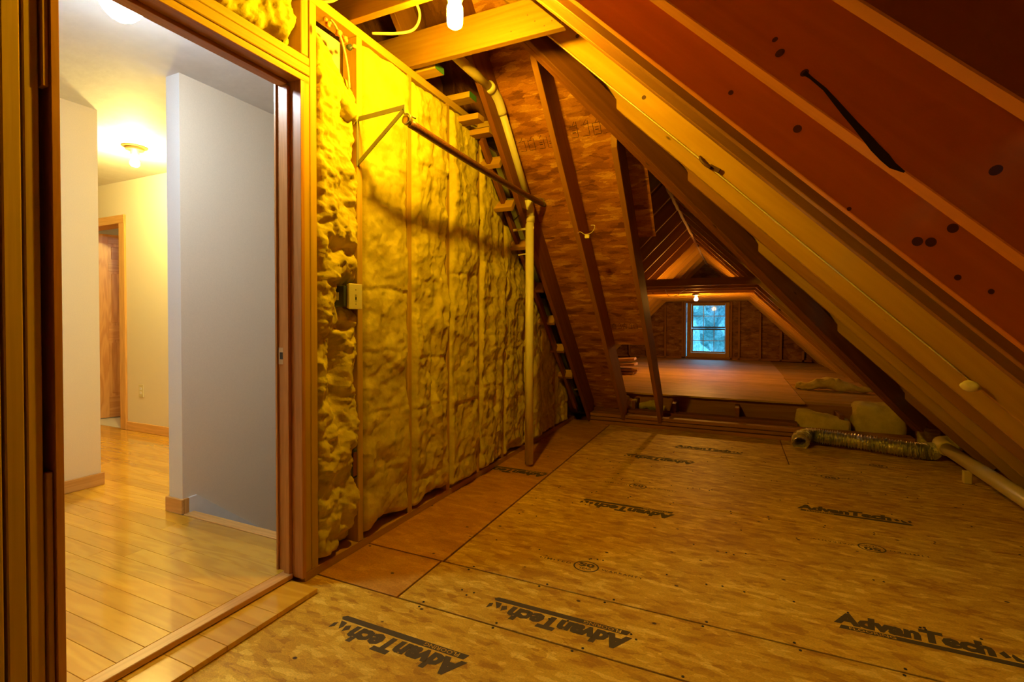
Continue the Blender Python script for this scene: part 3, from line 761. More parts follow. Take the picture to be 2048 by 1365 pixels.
# ------------------------------------------------------------------ back roof slope (descends away from the camera) and hip
back = empty('ceiling_back_slope', (-1, 5.3, 0), kind='structure', label='back roof slope of strand board on leaning rafters')
def rafterF(x0, x1, ztop, zbot=0.06, c=5.35, d=0.235, par=back, mat='rafter_mid'):
    off = d / 2 * math.sqrt(2); xc = (x0 + x1) / 2
    return lumber('rafter', (xc, c + off - ztop, ztop), (xc, c + off - zbot, zbot), abs(x1 - x0), d, (0, 1, 1), M[mat], par, 0.0025, cut0=-1.0, cut1=-1.0)
rafterF(-1.502, -1.464, 3.05, mat='rafter_dark'); rafterF(-1.112, -1.074, 2.95, 0.13); rafterF(-.732, -.694, 2.40, 0.13)  # leaning rafters darkened for their unlit sides
rafterF(-1.90, -1.862, 3.5, 2.6)
SF = 5.35 + 0.235 * math.sqrt(2)
def shF(poly): slab('roof_sheathing', [(x, SF - z, z) for x, z in poly[1:] + poly[:1]], 0.012, (0, 1, 1), M['osb'], back)
shF([(-1.094, 3.05), (-1.094, .90), (-.712, .90), (-.712, 2.72)])
shF([(-1.48, 3.50), (-1.48, .02), (-1.097, .02), (-1.097, 3.12)])
shF([(-.709, 2.72), (-.709, 1.782), (-.566, 1.782), (-.566, 2.55)])
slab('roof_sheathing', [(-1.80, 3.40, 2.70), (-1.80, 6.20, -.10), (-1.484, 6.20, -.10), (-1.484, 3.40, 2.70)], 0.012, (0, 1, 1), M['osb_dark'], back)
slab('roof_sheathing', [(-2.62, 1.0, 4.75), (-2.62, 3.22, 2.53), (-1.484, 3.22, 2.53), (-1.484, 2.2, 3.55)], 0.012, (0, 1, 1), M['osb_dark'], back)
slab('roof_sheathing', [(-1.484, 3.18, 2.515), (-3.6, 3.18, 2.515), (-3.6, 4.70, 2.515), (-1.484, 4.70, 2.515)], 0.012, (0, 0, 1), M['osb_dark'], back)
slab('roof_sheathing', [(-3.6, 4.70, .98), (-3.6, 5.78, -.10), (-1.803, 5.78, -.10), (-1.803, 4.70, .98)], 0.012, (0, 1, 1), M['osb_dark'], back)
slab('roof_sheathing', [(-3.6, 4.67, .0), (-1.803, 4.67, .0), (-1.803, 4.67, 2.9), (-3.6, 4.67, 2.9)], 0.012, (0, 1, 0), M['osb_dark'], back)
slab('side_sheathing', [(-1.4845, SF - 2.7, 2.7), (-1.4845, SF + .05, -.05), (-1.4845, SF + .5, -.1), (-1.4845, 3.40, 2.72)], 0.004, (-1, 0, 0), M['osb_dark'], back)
box('side_sheathing', (-1.80, 2.95, 2.50), (-1.79, 6.2, 2.80), M['osb_dark'], back)
# printed marks on the strand board
def glyphs(n, x0, z0, pitch, h, seed):
    r = random.Random(seed); bm = bmesh.new()
    def ln(a, b_, wd=.0035):
        a = Vector(a); b_ = Vector(b_); dd = (b_ - a).normalized(); q = Vector((-dd.y, dd.x)) * wd / 2
        bm.faces.new([bm.verts.new((*p, 0)) for p in (a + q, b_ + q, b_ - q, a - q)])
    for k in range(n):
        x = k * pitch; wv = pitch * .62
        ln((x, 0), (x + wv, 0)); ln((x + wv, 0), (x + wv, h * r.uniform(.7, 1))); 
        if r.random() < .7: ln((x, 0), (x, h * r.uniform(.5, .9)))
        if r.random() < .6: ln((x + wv * .25, h * .3), (x + wv * .75, h * .3), .006); ln((x + wv * .25, h * .45), (x + wv * .75, h * .45), .004)
        if r.random() < .5: ln((x, h * .7), (x + wv, h * .75))
        ln((x + wv * .4, h * .75), (x + wv * .8, h * 1.0))
    me = bpy.data.meshes.new('printed_marks'); bm.to_mesh(me); bm.free(); me.materials.append(M['inkwall'])
    o = bpy.data.objects.new('printed_marks', me); link(o, back)
    ex = Vector((1, 0, 0)); ez = Vector((0, -1, 1)).normalized(); en = ex.cross(ez)
    R3 = Matrix((ex, ez, en)).transposed().to_4x4()
    mw = Matrix.Translation(Vector((x0, SF - z0, z0)) + Vector((0, -1, -1)) * .0012) @ R3
    o.matrix_basis = mw; WM[o.name] = mw
glyphs(4, -1.440, 2.37, .072, .10, 1); glyphs(4, -1.045, 2.40, .080, .11, 2); glyphs(1, -.775, 2.41, .06, .10, 3)
glyphs(5, -1.06, 1.06, .05, .07, 4)
# hip beam of two plies
for s in (0, 1):
    o1 = Vector((-1.16, 2.60, 2.74)); o2 = Vector((1.36, 5.14, 0.21)); q = Vector((1, -1, 0)).normalized() * (.021 + .041 * s)
    upv = Vector((0, 0, 1)); axv = (o2 - o1).normalized(); u2 = (upv - axv * upv.dot(axv)).normalized() * .07
    lumber('hip_rafter', o1 + q + u2, o2 + q + u2, 0.038, 0.14, (0, 0, 1), M['rafter_dark'], back, 0.003)

# blocks between the wall and the first leaning rafter
for y, z, tw in ((2.83, 2.45, 0), (2.985, 2.415, 0), (3.135, 2.255, 1), (3.345, 1.995, 1), (3.62, 1.74, 1), (3.985, 1.42, 1), (4.27, 1.135, 1), (4.55, .86, 1), (4.82, .58, 1)):
    lumber('block', (-1.676, y, z), (-1.515, y, z), 0.038 if tw else .085, 0.085 if tw else .038, (0, .6, .8) if tw else (0, 0, 1), M['rafter'], back, 0.002)
# sistered short boards in the left bay
lumber('block', (-1.60, 3.0, 2.38), (-1.60, 5.2, 0.18), 0.03, 0.06, (0, 1, 1), M['rafter_dark'], back, 0.002)

# ------------------------------------------------------------------ ceiling joists
jo = empty('ceiling_joists', (-1.2, 1.8, 2.6), kind='structure', label='bare ceiling joists above the stud wall')
def joist(y0, y1, z0, z1, xl=-2.6):
    xb_ = 1.72 - z0; xt_ = 1.72 - z1
    bm = bmesh.new()
    P = [(xl, z0), (1.80 - z0 - .01, z0), (1.80 - z1 - .01, z1), (xl, z1)]
    c = Vector(((xl - .8) / 2, (y0 + y1) / 2, (z0 + z1) / 2))
    A = [bm.verts.new(Vector((x, y0, z)) - c) for x, z in P]; B = [bm.verts.new(Vector((x, y1, z)) - c) for x, z in P]
    bm.faces.new(A); bm.faces.new(B[::-1])
    for i in range(4): k = (i + 1) % 4; bm.faces.new((A[i], B[i], B[k], A[k]))
    bmesh.ops.bevel(bm, geom=bm.edges[:], offset=.002, segments=1, affect='EDGES')
    o = mobj('joist', bm, M['joist'], jo); o.matrix_basis = Matrix.Translation(c); WM[o.name] = Matrix.Translation(c); return o
J3 = joist(2.282, 2.320, 2.557, 2.745)
J2 = joist(1.818, 1.857, 2.557, 2.745)
for y in (1.40, .98, .56, .14, -.3, -.7, -1.1): joist(y, y + .038, 2.557, 2.745)
for x, z in ((-.92, 2.62), (-.83, 2.60), (-.96, 2.66), (-.80, 2.64), (-.87, 2.585), (-.78, 2.58), (-1.05, 2.60)):
    disc('nail_hole', (x, 2.2812, z), .0035, (0, -1, 0), M['knot'], J3)
for y in (2.40, 2.79, 3.13):
    b_ = box('block', (-1.80, y - .045, 2.557 if y < 3 else 2.5), (-1.555, y + .045, 2.595 if y < 3 else 2.54), M['stud'], jo, .002)
    if y < 3: box('painted_end', (-1.555, y - .045, 2.557), (-1.5535, y + .045, 2.595), M['green'], b_)

# ------------------------------------------------------------------ far attic
fa = empty('ceiling_far_attic', (-.6, 6, .3), kind='structure', label='far attic gable of slim rafters and collar ties')
SR, SL, D6 = 1.78, 2.95, 0.14
off = D6 / 2 * math.sqrt(2)
XR = (SR - SL) / 2
ybays = [4.47 + .61 * k for k in range(12)]
for y in ybays:
    zr = max(0.30, 6.35 - y); zl = max(0.30, 6.10 - y)
    ztop = SR - XR
    lumber('rafter', (SR + off - (ztop + .08), y, ztop + .08), (SR + off - zr, y, zr), .038, D6, (1, 0, 1), M['rafter'], fa, .002, cut1=0)
    lumber('rafter', ((ztop + .08) - SL - off, y + .0, ztop + .08), (zl - SL - off, y, zl), .038, D6, (-1, 0, 1), M['rafter'], fa, .002)
    if y > 6.2:
        yt = y - .042
        bm = bmesh.new(); z0, z1 = 1.553, 1.643
        P = [(z0 - SL - .02, z0), (SR - z0 + .02, z0), (SR - z1 + .02, z1), (z1 - SL - .02, z1)]
        A = [bm.verts.new((x, yt - .019, z)) for x, z in P]; B = [bm.verts.new((x, yt + .019, z)) for x, z in P]
        bm.faces.new(A); bm.faces.new(B[::-1])
        for i in range(4): k = (i + 1) % 4; bm.faces.new((A[i], B[i], B[k], A[k]))
        mobj('collar_tie', bm, M['rafter'], fa)
SHL = SL + D6 * math.sqrt(2)
for y0, y1 in ((6.6, 9.0), (9.005, 11.6)):
    for z0, z1 in ((-.1, .8), (.803, 1.7), (1.703, 2.75)):
        slab('roof_sheathing', [(z0 - SHL, y0, z0), (z0 - SHL, y1, z0), (z1 - SHL, y1, z1), (z1 - SHL, y0, z1)], 0.012, (-1, 0, 1), M['osb_dark'], fa)
slab('roof_sheathing', [(-.1 - SHL, 6.597, -.1), (2.75 - SHL, 6.597, 2.75), (2.75 - SHL, 3.12, 2.75), (2.2 - SHL, 3.68, 2.2), (-.1 - SHL, 5.98, -.1)], 0.012, (-1, 0, 1), M['osb_dark'], fa)
slab('roof_sheathing', [(2.75 - SHL, 3.12, 2.75), (2.75 - SHL, 11.6, 2.75), (.2, 11.6, 2.75), (.2, 3.12, 2.75)], 0.012, (0, 0, 1), M['osb_dark'], fa)
# ridge vent strip, pale and wavy
pr_ = []
for k in range(70):
    y = 3.6 + 7.8 * k / 69
    pr_.append((XR + .012 * noise.noise(Vector((y * 4, 1, 0))), y, SR - XR - .005 + .02 * noise.noise(Vector((y * 6, 0, 3)))))
o = tube('ridge_vent', pr_, .018, M['vent'], fa, 6)
lumber('ridge_board', (XR, 3.5, SR - XR + .10), (XR, 11.5, SR - XR + .10), 0.025, .15, (0, 0, 1), M['rafter'], fa)

gw = empty('wall_gable', (-.5, 11.5, .3), kind='structure', label='strand board gable wall with studs around a window')
slab('wall_sheathing', [(-3.2, 11.59, .1), (-1.0, 11.59, .1), (-1.0, 11.59, 2.15), (-3.2, 11.59, .2)], .012, (0, 1, 0), M['osb_gable'], gw)
slab('wall_sheathing', [(-.13, 11.59, .1), (1.9, 11.59, .1), (1.9, 11.59, .2), (-.13, 11.59, 2.2)], .012, (0, 1, 0), M['osb_gable'], gw)
slab('wall_sheathing', [(-1.0, 11.59, 1.53), (-.13, 11.59, 1.53), (-.13, 11.59, 2.4), (-1.0, 11.59, 2.4)], .012, (0, 1, 0), M['osb_gable'], gw)
slab('wall_sheathing', [(-1.0, 11.59, .1), (-.13, 11.59, .1), (-.13, 11.59, .335), (-1.0, 11.59, .335)], .012, (0, 1, 0), M['osb_gable'], gw)
for x in (-2.25, -1.85, -1.45, -1.08, -1.035, -.09, .065, .466, .85, 1.25):
    zt = min(SR - x, x + SL) - .02
    lumber('stud', (x, 11.545, .30), (x, 11.545, zt), .038, .09, (0, 1, 0), M['rafter_mid'], gw, 0)
lumber('header', (-1.05, 11.545, 1.60), (-.07, 11.545, 1.60), .09, .09, (0, 0, 1), M['rafter_mid'], gw, 0)
lumber('bottom_plate', (-2.6, 11.545, .318), (1.4, 11.545, .318), .09, .036, (0, 0, 1), M['rafter_mid'], gw, 0)

win = empty('window_1', (-.56, 11.53, .33), kind='structure', label='small double-hung window with divided panes showing dusk outside')
def wbox(name, a, b_, mat, par=win): return box(name, a, b_, M[mat], par, .002)
for a, b_ in (((-.985, 11.50, .335), (-.90, 11.60, 1.53)), ((-.205, 11.50, .335), (-.125, 11.60, 1.53))): wbox('window_frame', a, b_, 'rafter')
wbox('window_frame', (-.90, 11.50, .335), (-.205, 11.60, .43), 'rafter'); wbox('window_frame', (-.90, 11.50, 1.50), (-.205, 11.60, 1.53), 'rafter')
wbox('window_sill', (-1.0, 11.47, .33), (-.11, 11.53, .35), 'rafter')
def sash(z0, z1, yo, trk):
    s = wbox('sash_frame', (-.895, yo, z0), (-.862, yo + .03, z1), 'rafter')
    wbox('sash_rail', (-.215, yo, z0), (-.208, yo + .03, z1), 'rafter', s)
    wbox('sash_rail', (-.862, yo, z0), (-.215, yo + .03, z0 + .03), 'rafter' if trk else 'box', s)
    wbox('sash_rail', (-.862, yo, z1 - .03), (-.215, yo + .03, z1), 'box' if trk else 'rafter', s)
    wbox('pane', (-.862, yo + .013, z0 + .03), (-.215, yo + .017, z1 - .03), 'glass', s)
    for k in (1, 2):
        x = -.862 + .647 * k / 3; wbox('muntin', (x - .006, yo + .006, z0 + .03), (x + .006, yo + .010, z1 - .03), 'white', s)
    zc = (z0 + z1) / 2; wbox('muntin', (-.862, yo + .006, zc - .006), (-.215, yo + .010, zc + .006), 'white', s)
sash(.435, .965, 11.515, True); sash(.975, 1.50, 11.555, False)

# far attic floor
ff = empty('floor', (-.4, 8.5, .3), kind='structure', label='raised far attic floor of a worn sheet and bare boards')
box('floor_sheet', (-2.0, 5.74, .282), (.645, 8.2, .30), M['ply'], ff, .002)
box('floor_sheet', (-2.0, 8.204, .282), (.66, 11.5, .30), M['ply'], ff, .002)
box('rim_joist', (-1.48, 5.80, -.02), (1.75, 5.84, .280), M['rafter_mid'], ff, .002)
box('floor_base', (-3.0, 5.85, .20), (2.0, 11.6, .262), M['rafter_dark'], ff)
yy = 5.95
while yy < 11.4:
    box('floor_board', (.664, yy, .263), (1.60, yy + .128, .283 + random.uniform(0, .008)), M['rafter'], ff, .002)
    box('floor_board', (-2.9, yy, .263), (-2.004, yy + .128, .283 + random.uniform(0, .006)), M['rafter'], ff, .002)
    yy += .135
for x in (-1.05, -.62, .0, .9): box('joist_end', (x, 5.50, .0), (x + .04, 5.80, .24), M['rafter_dark'], ff, .002)

sp = empty('floor_sill', (0, 5.35, 0), kind='structure', label='stacked sill boards closing the end of the subfloor')
for k, (y0, h0, h1) in enumerate(((5.275, .001, .033), (5.295, .040, .073), (5.285, .081, .114))):
    box('sill_board', (-1.46, y0, h0), (1.42, y0 + .14, h1), M['rafter_mid'], sp, .002)  # shade at the rear put into the darker boards
box('sill_board', (-1.46, 5.44, .0), (.55, 5.58, .145), M['rafter_dark'], sp, .002)
# closing boards at the eave and behind
ev = box('wall_eave', (1.86, -1.5, -.1), (1.9, 11.6, .35), M['osb_dark']); tag(ev, kind='structure')
ev = box('wall_back', (-1.80, -1.52, -.1), (2.3, -1.50, 2.6), M['osb_dark']); tag(ev, kind='structure')

# ================================================================== THINGS
def thing(name, loc, label, cat, group=None): return empty(name, loc, label=label, cat=cat, group=group)

def bulb(par, loc, mat, s=1.0, down=True):
    prof = [(.012, .085), (.014, .07), (.020, .055), (.029, .036), (.031, .024), (.029, .012), (.022, .003), (.010, -.002), (.002, -.003)]
    return lathe('bulb', [(r * s, z * s) for r, z in prof], loc, M[mat], par, 20)

# bare bulb in the attic
lf = thing('bulb_fixture', (-1.09, 1.80, 2.555), 'bright bare bulb in a holder under the attic ceiling joist', 'lamp')
lathe('bulb', [(.004, -.001), (.020, .001), (.030, .009), (.033, .02), (.034, .06), (.033, .085), (.026, .10)], (-1.09, 1.80, 2.369), M['bulb_main'], lf, 24)
lathe('lamp_holder', [(.026, .018), (.030, .03), (.050, .075), (.055, .10), (.055, .108)], (-1.09, 1.80, 2.449), M['white'], lf)
# far attic bulb
lf = thing('bulb_fixture', (-.565, 8.2, 1.55), 'small glowing bulb in a dark holder before the gable window', 'lamp')
bulb(lf, (-.565, 8.13, 1.445), 'bulb_far', .95)
lathe('lamp_holder', [(.016, .0), (.030, .008), (.052, .014), (.055, .035)], (-.565, 8.13, 1.518), M['box'], lf)
# hall fixtures
lf = thing('bulb_fixture', (-4.36, 2.30, 2.5), 'warm bare bulb on the ceiling at the end of the hall', 'lamp')
bulb(lf, (-4.33, 2.30, 2.345), 'bulb_hall', 1.05)
lathe('lamp_holder', [(.018, .0), (.03, .004), (.032, .03), (.062, .036), (.064, .046), (.060, .052), (.085, .058), (.088, .066)], (-4.33, 2.30, 2.434), M['brass'], lf)
lf = thing('ceiling_light', (-2.30, 1.15, 2.5), 'white glass ceiling light glowing cool just inside the doorway', 'lamp')
lathe('glass_shade', [(.004, -.034), (.020, -.031), (.042, -.018), (.062, .004), (.078, .034), (.086, .060)], (-2.215, 1.135, 2.345), M['frost'], lf, 32)
lathe('shield_collar', [(.088, 0.0), (.104, .002), (.106, .02), (.100, .09), (.125, .098), (.125, .105)], (-2.215, 1.135, 2.395), M['white'], lf, 32)  # collar added to keep the shade's glow off the ceiling

# closet rod on two folding brackets
rd = thing('closet_rod', (-1.40, 1.93, 2.045), 'dark brown closet rod sagging between two steel brackets', 'rod')
tube('pole', curve_pts([(-1.392, 1.90, 2.052), (-1.390, 2.4, 2.040), (-1.388, 3.0, 2.036), (-1.384, 3.64, 2.046)], 10), .0205, M['rod'], rd, 14)
tube('end_collar', [(-1.384, 3.595, 2.045), (-1.384, 3.602, 2.045)], .0225, M['metal'], rd, 14)
for y, lab, dark in ((1.867, 'steel folding rod bracket on the stud above the switch', 0), (3.59, 'thin steel rod bracket near the pipe at the far end of the rod', 1)):
    br = thing('rod_bracket', (-1.68, y, 2.0), lab, 'bracket', None)
    wv = .022 if not dark else .010
    lumber('arm', (-1.68, y, 2.108), (-1.40, y, 2.118), .003 if dark else .004, wv, (0, 0, 1), M['metal'], br, 0)
    lumber('brace', (-1.68, y, 1.892), (-1.405, y, 2.105), .003 if dark else .004, wv * .9, (0, 0, 1), M['metal'], br, 0)
    lumber('wall_leg', (-1.679, y, 1.88), (-1.679, y, 2.118), .018, .004, (1, 0, 0), M['metal'], br, 0)
    # hook that cups the rod
    pts = [(-1.40, y, 2.118)] + [(-1.392 + .024 * math.cos(a), y, 2.062 + .024 * math.sin(a)) for a in [math.radians(q) for q in range(110, -120, -20)]]
    tube('hook', pts, .0045 if not dark else .003, M['metal'], br, 8)
    if not dark:
        lathe('end_cup', [(.008, -.006), (.023, -.005), (.024, .014), (.019, .016)], (-1.398, 1.878, 2.062), M['brass'], br, 20, axis=(0, 1, 0))
        tube('screw', [(-1.385, 1.90, 2.085), (-1.37, 1.915, 2.078)], .005, M['metal'], br, 8)

# wall switch in the insulation
sw = thing('light_switch', (-1.665, 1.815, 1.243), 'ivory toggle switch plate set in the ragged insulation beside the stud', 'switch')
pl = box('cover_plate', (-1.655, 1.772, 1.183), (-1.648, 1.862, 1.305), M['switch'], sw, .003)
box('plate_skirt', (-1.668, 1.776, 1.187), (-1.655, 1.858, 1.301), M['switch'], sw, .002)
box('toggle_slot', (-1.6482, 1.812, 1.228), (-1.6475, 1.821, 1.254), M['box'], pl)
tg = box('toggle', (-1.650, 1.813, 1.242), (-1.637, 1.8205, 1.254), M['switch'], pl, .001)
for z in (1.208, 1.276): lathe('screw', [(.003, 0), (.003, .001)], (-1.648, 1.8165, z), M['metal'], pl, 10, axis=(1, 0, 0))
jb = box('junction_box', (-1.74, 1.760, 1.195), (-1.668, 1.862, 1.293), M['box'], sw, .003)
box('box_label', (-1.720, 1.7590, 1.225), (-1.700, 1.7600, 1.262), M['white'], jb)
# outlet box low in the same bay
ob = thing('outlet_box', (-1.69, 1.84, .43), 'dark empty outlet box low in the ragged insulation', 'outlet')
bx_ = box('box_shell', (-1.76, 1.812, .36), (-1.683, 1.862, .50), M['box'], ob, .003)
box('box_face', (-1.6835, 1.830, .372), (-1.680, 1.856, .488), M['rafter_dark'], bx_, .001)
# outlet in the hall
oo = thing('wall_outlet', (-5.235, 2.81, .445), 'ivory duplex outlet low on the yellow lit hall wall', 'outlet')
op = box('cover_plate', (-5.272, 2.813, .385), (-5.198, 2.82, .505), M['switch'], oo, .002)
for z in (.425, .465): box('socket', (-5.252, 2.811, z - .013), (-5.218, 2.8135, z + .013), M['white'], op, .002)

# vertical vent pipe with its upper run
vp = thing('vent_pipe', (-1.45, 3.50, 0), 'tall cream plastic vent pipe standing before the insulated wall', 'pipe')
pa = tube('pipe_riser', [(-1.452, 3.502, 0.02), (-1.450, 3.50, 1.90)], .0325, M['pvc'], vp, 20)
tube('pipe_coupling', [(-1.450, 3.50, 1.885), (-1.450, 3.50, 1.935)], .038, M['pvc'], vp, 20)
tube('pipe_coupling', [(-1.450, 3.50, 1.935), (-1.450, 3.505, 1.99), (-1.450, 3.46, 2.06)], .034, M['pvc'], vp, 20)
tube('pipe_upper_run', [(-1.450, 3.485, 2.03), (-1.450, 3.0, 2.545)], .0265, M['pvc'], vp, 18)
tube('pipe_elbow', curve_pts([(-1.45, 3.01, 2.53), (-1.45, 2.945, 2.595), (-1.452, 2.88, 2.625), (-1.455, 2.82, 2.636)], 5), .033, M['pvc'], vp, 18)
tube('pipe_coupling', [(-1.454, 2.86, 2.630), (-1.456, 2.815, 2.637)], .038, M['pvc'], vp, 18)
tube('pipe_top_run', [(-1.456, 2.84, 2.633), (-1.485, 2.42, 2.66)], .029, M['pvc2'], vp, 18)
hb = lumber('hanger_strap', (-1.585, 3.49, 1.835), (-1.41, 3.49, 1.842), .003, .018, (0, 0, 1), M['pvc'], vp, 0)
lumber('hanger_strap', (-1.60, 3.62, 1.66), (-1.48, 3.60, 1.665), .003, .010, (0, 0, 1), M['pvc'], vp, 0)
lumber('pipe_bracket', (-1.56, 3.04, 2.47), (-1.47, 2.99, 2.56), .004, .012, (0, 0, 1), M['pvc'], vp, 0)

# drain pipe along the eave
dp = thing('drain_pipe', (1.52, 4.0, .06), 'thick cream plastic pipe lying along the eave on the right', 'pipe')
tube('pipe_run', [(1.535, 5.02, .115), (1.50, 3.6, .120), (1.46, 1.6, .125)], .047, M['pvc2'], dp, 22)
tube('pipe_elbow', curve_pts([(1.536, 4.96, .115), (1.538, 5.08, .118), (1.56, 5.16, .12), (1.62, 5.20, .12), (1.68, 5.20, .12)], 5), .058, M['pvc2'], dp, 22)
box('pipe_support', (1.455, 4.40, .0), (1.50, 4.44, .085), M['pvc2'], dp, .002)
lumber('pipe_shim', (1.56, 2.9, .012), (1.60, 3.7, .012), .03, .02, (0, 0, 1), M['pvc2'], dp, .002)

# foil flexible duct
ctrl = curve_pts([(.530, 5.02, .045), (.545, 5.10, .075), (.62, 5.18, .09), (.80, 5.16, .085), (1.05, 5.10, .080), (1.28, 5.03, .072), (1.42, 5.02, .068), (1.47, 5.06, .072)], 24)
rad = [.058 + (.010 if i % 2 else -.010) * random.uniform(.6, 1.3) for i in range(len(ctrl))]
fd = thing('flexible_duct', (.6, 5.15, 0), 'ribbed silver foil duct lying along the end of the subfloor', 'duct')
bm = tube_bm(bmesh.new(), ctrl, 0, 22, False, rad)
for v in bm.verts: v.co += Vector((random.uniform(-1, 1), random.uniform(-1, 1), random.uniform(-1, 1))) * .0028
tri = bmesh.ops.triangulate(bm, faces=bm.faces[:])
mobj('duct_skin', bm, M['foil'], fd)
tube('end_collar', [(.529, 5.005, .040), (.532, 5.03, .05)], .062, M['foil'], fd, 22, caps=False)

# loose insulation
def batt_piece(label, ctrl, rads, amp, seed, mat='batt_old', flat=1, sc_=(1, 1, 1), group=None, freq=9):
    o = blob('insulation_scrap', ctrl, rads, M[mat], None, amp, seed, freq=freq)
    o['label'] = label; o['category'] = 'insulation'
    if group: o['group'] = group
    o.scale = sc_
    return o
def slabbatt(label, p, size, rotz, seed, mat='batt_old', amp=.02):
    bm = bmesh.new(); bmesh.ops.create_cube(bm, size=1)
    for v in bm.verts: v.co = Vector((v.co.x * size[0], v.co.y * size[1], v.co.z * size[2]))
    bmesh.ops.subdivide_edges(bm, edges=bm.edges[:], cuts=22, use_grid_fill=True)
    for v in bm.verts:
        q = Vector((v.co.x / size[0], v.co.y / size[1], v.co.z / size[2])) * 2
        k = (abs(q.x) ** 6 + abs(q.y) ** 6 + abs(q.z) ** 6) ** (1 / 6.)
        if k > 0: v.co = v.co / max(k, .6) * (.97 if k > .6 else 1)
        n_ = v.co.normalized()
        v.co += n_ * (noise.fractal(v.co * 7 + Vector((seed, 0, 0)), .9, 2, 5) * amp)
        v.co.z += .03 * math.sin(v.co.x * 6 + seed)
    o = mobj('insulation_scrap', bm, M[mat], None, smooth=True)
    o.location = p; o.rotation_euler = (0, 0, rotz); o['label'] = label; o['category'] = 'insulation'; return o
slabbatt('long fluffy insulation piece right behind the foil duct', (.77, 5.585, .13), (.48, .20, .20), -.06, 3)
slabbatt('squared insulation batt lying highest behind the foil duct', (1.25, 5.74, .20), (.42, .30, .34), -.05, 5)
slabbatt('small wedge of insulation under the rafters at the eave', (1.56, 5.45, .08), (.16, .22, .14), -.3, 8)
batt_piece('torn insulation strip on the raised boards beside the worn sheet', [(.70, 7.02, .34), (.85, 6.95, .345), (1.02, 6.98, .38), (1.2, 6.9, .345), (1.45, 6.85, .33)], [.04, .05, .075, .055, .02], .022, 11, sc_=(1, 1, 1))
batt_piece('flat insulation scrap at the foot of the leaning rafter', [(-1.40, 5.62, .20), (-1.22, 5.66, .20), (-1.02, 5.62, .18)], [.04, .075, .05], .03, 15, mat='batt')
batt_piece('insulation scrap between the two leaning rafters behind the sill', [(-1.0, 5.72, .16), (-.85, 5.72, .17), (-.72, 5.70, .15)], [.03, .05, .03], .02, 18, mat='batt')

# boards stacked in the far attic
lp = thing('lumber_stack', (-1.75, 8.0, .3), 'short stack of offcut boards on the raised floor behind the slope', 'lumber')
for k, (x0, x1, y, z0) in enumerate(((-1.98, -1.42, 7.7, .302), (-1.9, -1.38, 7.72, .345), (-2.05, -1.40, 7.7, .39), (-2.0, -1.44, 7.8, .46))):
    lumber('board', (x0, y, z0 + .02), (x1, y + .04 * (k % 2), z0 + .02 + (.05 if k > 1 else 0)), .28, .036, (0, 0, 1), M['ply' if k > 1 else 'rafter'], lp, .002)

# electric cables
def cable(label, ctrl, r=.0055, mat='cable', name='electric_cable'):
    o = tube(name, curve_pts(ctrl, 8), r, M[mat], None, 8); o['label'] = label; o['category'] = 'cable'; return o
cable('pale flat cable looping down from the ceiling joist by the bulb', [(-1.60, 1.80, 2.76), (-1.52, 1.88, 2.765), (-1.47, 1.99, 2.74), (-1.46, 2.07, 2.68), (-1.50, 2.08, 2.615), (-1.56, 2.02, 2.575), (-1.66, 1.95, 2.562)], .007)
cable('pale cable pair crossing above the top plate', [(-1.72, 1.66, 2.562), (-1.66, 1.70, 2.58), (-1.58, 1.71, 2.63), (-1.50, 1.66, 2.72), (-1.45, 1.5, 2.80)], .007)
cable('pale cable running down inside the ragged insulation bay', [(-1.695, 1.712, 2.505), (-1.672, 1.722, 2.47), (-1.655, 1.745, 2.40), (-1.650, 1.77, 2.30), (-1.655, 1.785, 2.22)], .005)
cable('thin cable sagging under the collar ties of the far attic', [(-.89, 7.0, 1.64), (-.87, 7.0, 1.52), (-.82, 7.0, 1.47), (-.74, 7.0, 1.475), (-.66, 7.0, 1.53), (-.60, 7.0, 1.56)], .004)
# foam plugs in the top plate
for k, (y, z, m_, r) in enumerate(((1.652, 2.470, 'foam', .010), (1.675, 2.462, 'foam', .014), (1.735, 2.452, 'foam', .016), (1.770, 2.440, 'foam', .018), (1.808, 2.425, 'box', .014), (1.833, 2.440, 'foam', .011))):
    bm = bmesh.new(); bmesh.ops.create_icosphere(bm, subdivisions=3, radius=r)
    for v in bm.verts: v.co += v.co.normalized() * noise.fractal(v.co * 60 + Vector((k, 0, 0)), .8, 2, 3) * r * .5
    o = mobj('foam_plug', bm, M[m_], wall, smooth=True); o.matrix_basis = Matrix.Translation((-1.672, y, z)); WM[o.name] = o.matrix_basis.copy()
# cable staple and stub on the leaning rafter
cs = thing('wire_clip', (-1.03, 3.70, 1.80), 'pale wire clip with a curled wire on the leaning rafter', 'clip')
tube('wire', curve_pts([(-1.085, 3.56, 1.79), (-1.06, 3.56, 1.795), (-1.03, 3.56, 1.775), (-.99, 3.56, 1.78), (-.965, 3.56, 1.80), (-.955, 3.56, 1.835), (-.985, 3.56, 1.84)], 5), .0025, M['cable'], cs, 6)
box('clip_body', (-1.03, 3.555, 1.745), (-.995, 3.58, 1.772), M['cable'], cs, .002)
cable('thin pale wire running down the lower edge of a lit rafter', [(-1.02, 2.542, 2.77), (-.60, 2.543, 2.346), (-.18, 2.541, 1.93), (.30, 2.543, 1.448), (.86, 2.541, .888)], .0035)
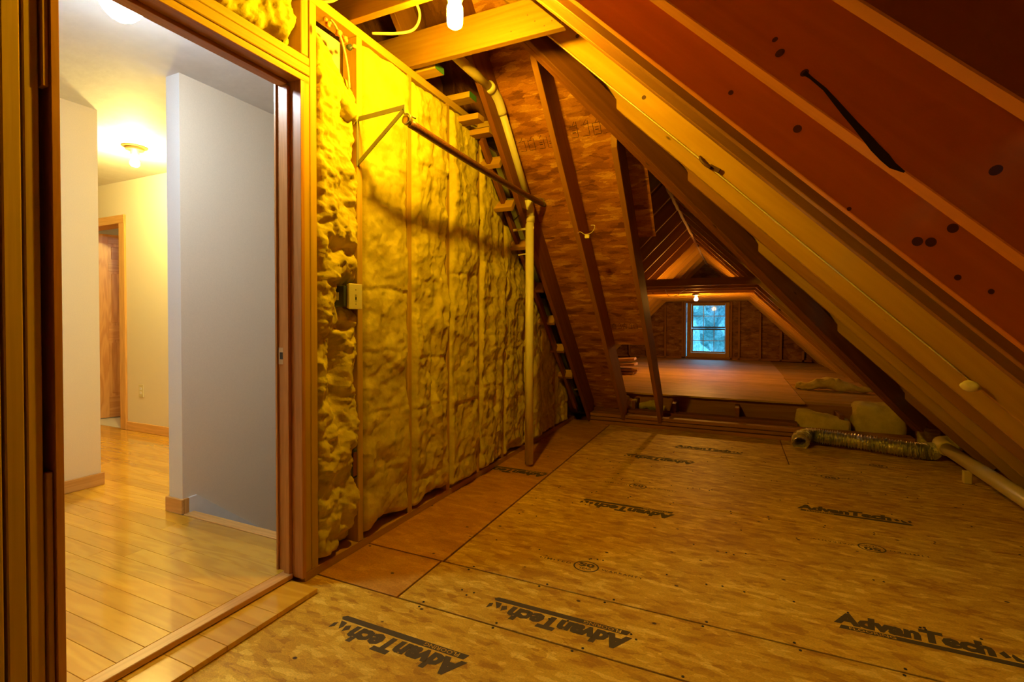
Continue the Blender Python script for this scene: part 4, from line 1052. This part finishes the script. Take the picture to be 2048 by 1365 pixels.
# small bits on the rafters
hk = thing('cable_hook', (-.178, 2.54, 1.96), 'small dark metal hook on the brightly lit rafter', 'hook')
tube('hook_wire', curve_pts([(-.165, 2.545, 1.925), (-.155, 2.53, 1.90), (-.135, 2.525, 1.875), (-.115, 2.53, 1.862)], 5), .007, M['knot'], hk, 8)
lumber('hook_plate', (-.12, 2.54, 1.872), (-.075, 2.54, 1.842), .012, .022, (1, 0, 1), M['knot'], hk, .002)
fm = thing('foam_blob', (.86, 2.54, .875), 'bright yellow blob of spray foam on a lower rafter', 'foam')
bm = bmesh.new(); bmesh.ops.create_icosphere(bm, subdivisions=3, radius=.022)
for v in bm.verts: v.co = Vector((v.co.x * 1.5, v.co.y * .8, v.co.z)) + v.co * noise.noise(v.co * 50) * .4
o = mobj('foam_core', bm, M['foamy'], fm, smooth=True); o.matrix_basis = Matrix.Translation((.855, 2.538, .872))

# twilight garden outside the gable window
gd = box('ground', (-30, 12.5, -3.2), (30, 60, -3.0), M['ground']); tag(gd, 'blue-green evening lawn beyond the window', kind='structure')
def tree(x, y, h, r, seed, label):
    t = thing('tree', (x, y, -3), label, 'tree', None)
    tube('trunk', curve_pts([(x, y, -3), (x + .1, y, -3 + h * .4), (x - .1, y, -3 + h * .8)], 4), .12, M['trunk'], t, 8)
    bm = bmesh.new(); rr = random.Random(seed)
    for k in range(9):
        c = Vector((rr.uniform(-1, 1) * r * .6, rr.uniform(-1, 1) * r * .5, h * .35 + rr.random() * h * .6))
        q = bmesh.ops.create_icosphere(bm, subdivisions=3, radius=r * rr.uniform(.4, .65), matrix=Matrix.Translation(c))
        for v in q['verts']: v.co += (v.co - c) * (noise.fractal(v.co * 1.7 + Vector((seed, 0, 0)), .8, 2, 4) * .55)
    o = mobj('crown', bm, M['leaf'], t); o.matrix_basis = Matrix.Translation((x, y, -3)); WM[o.name] = o.matrix_basis.copy()
tree(-3.4, 26, 7.5, 2.6, 3, 'blue-green tree seen left through the gable window')
tree(1.9, 30, 8.5, 3.0, 5, 'blue-green tree seen right through the gable window')
tree(-.9, 38, 9.5, 3.4, 9, 'distant blue-green tree seen high through the gable window')
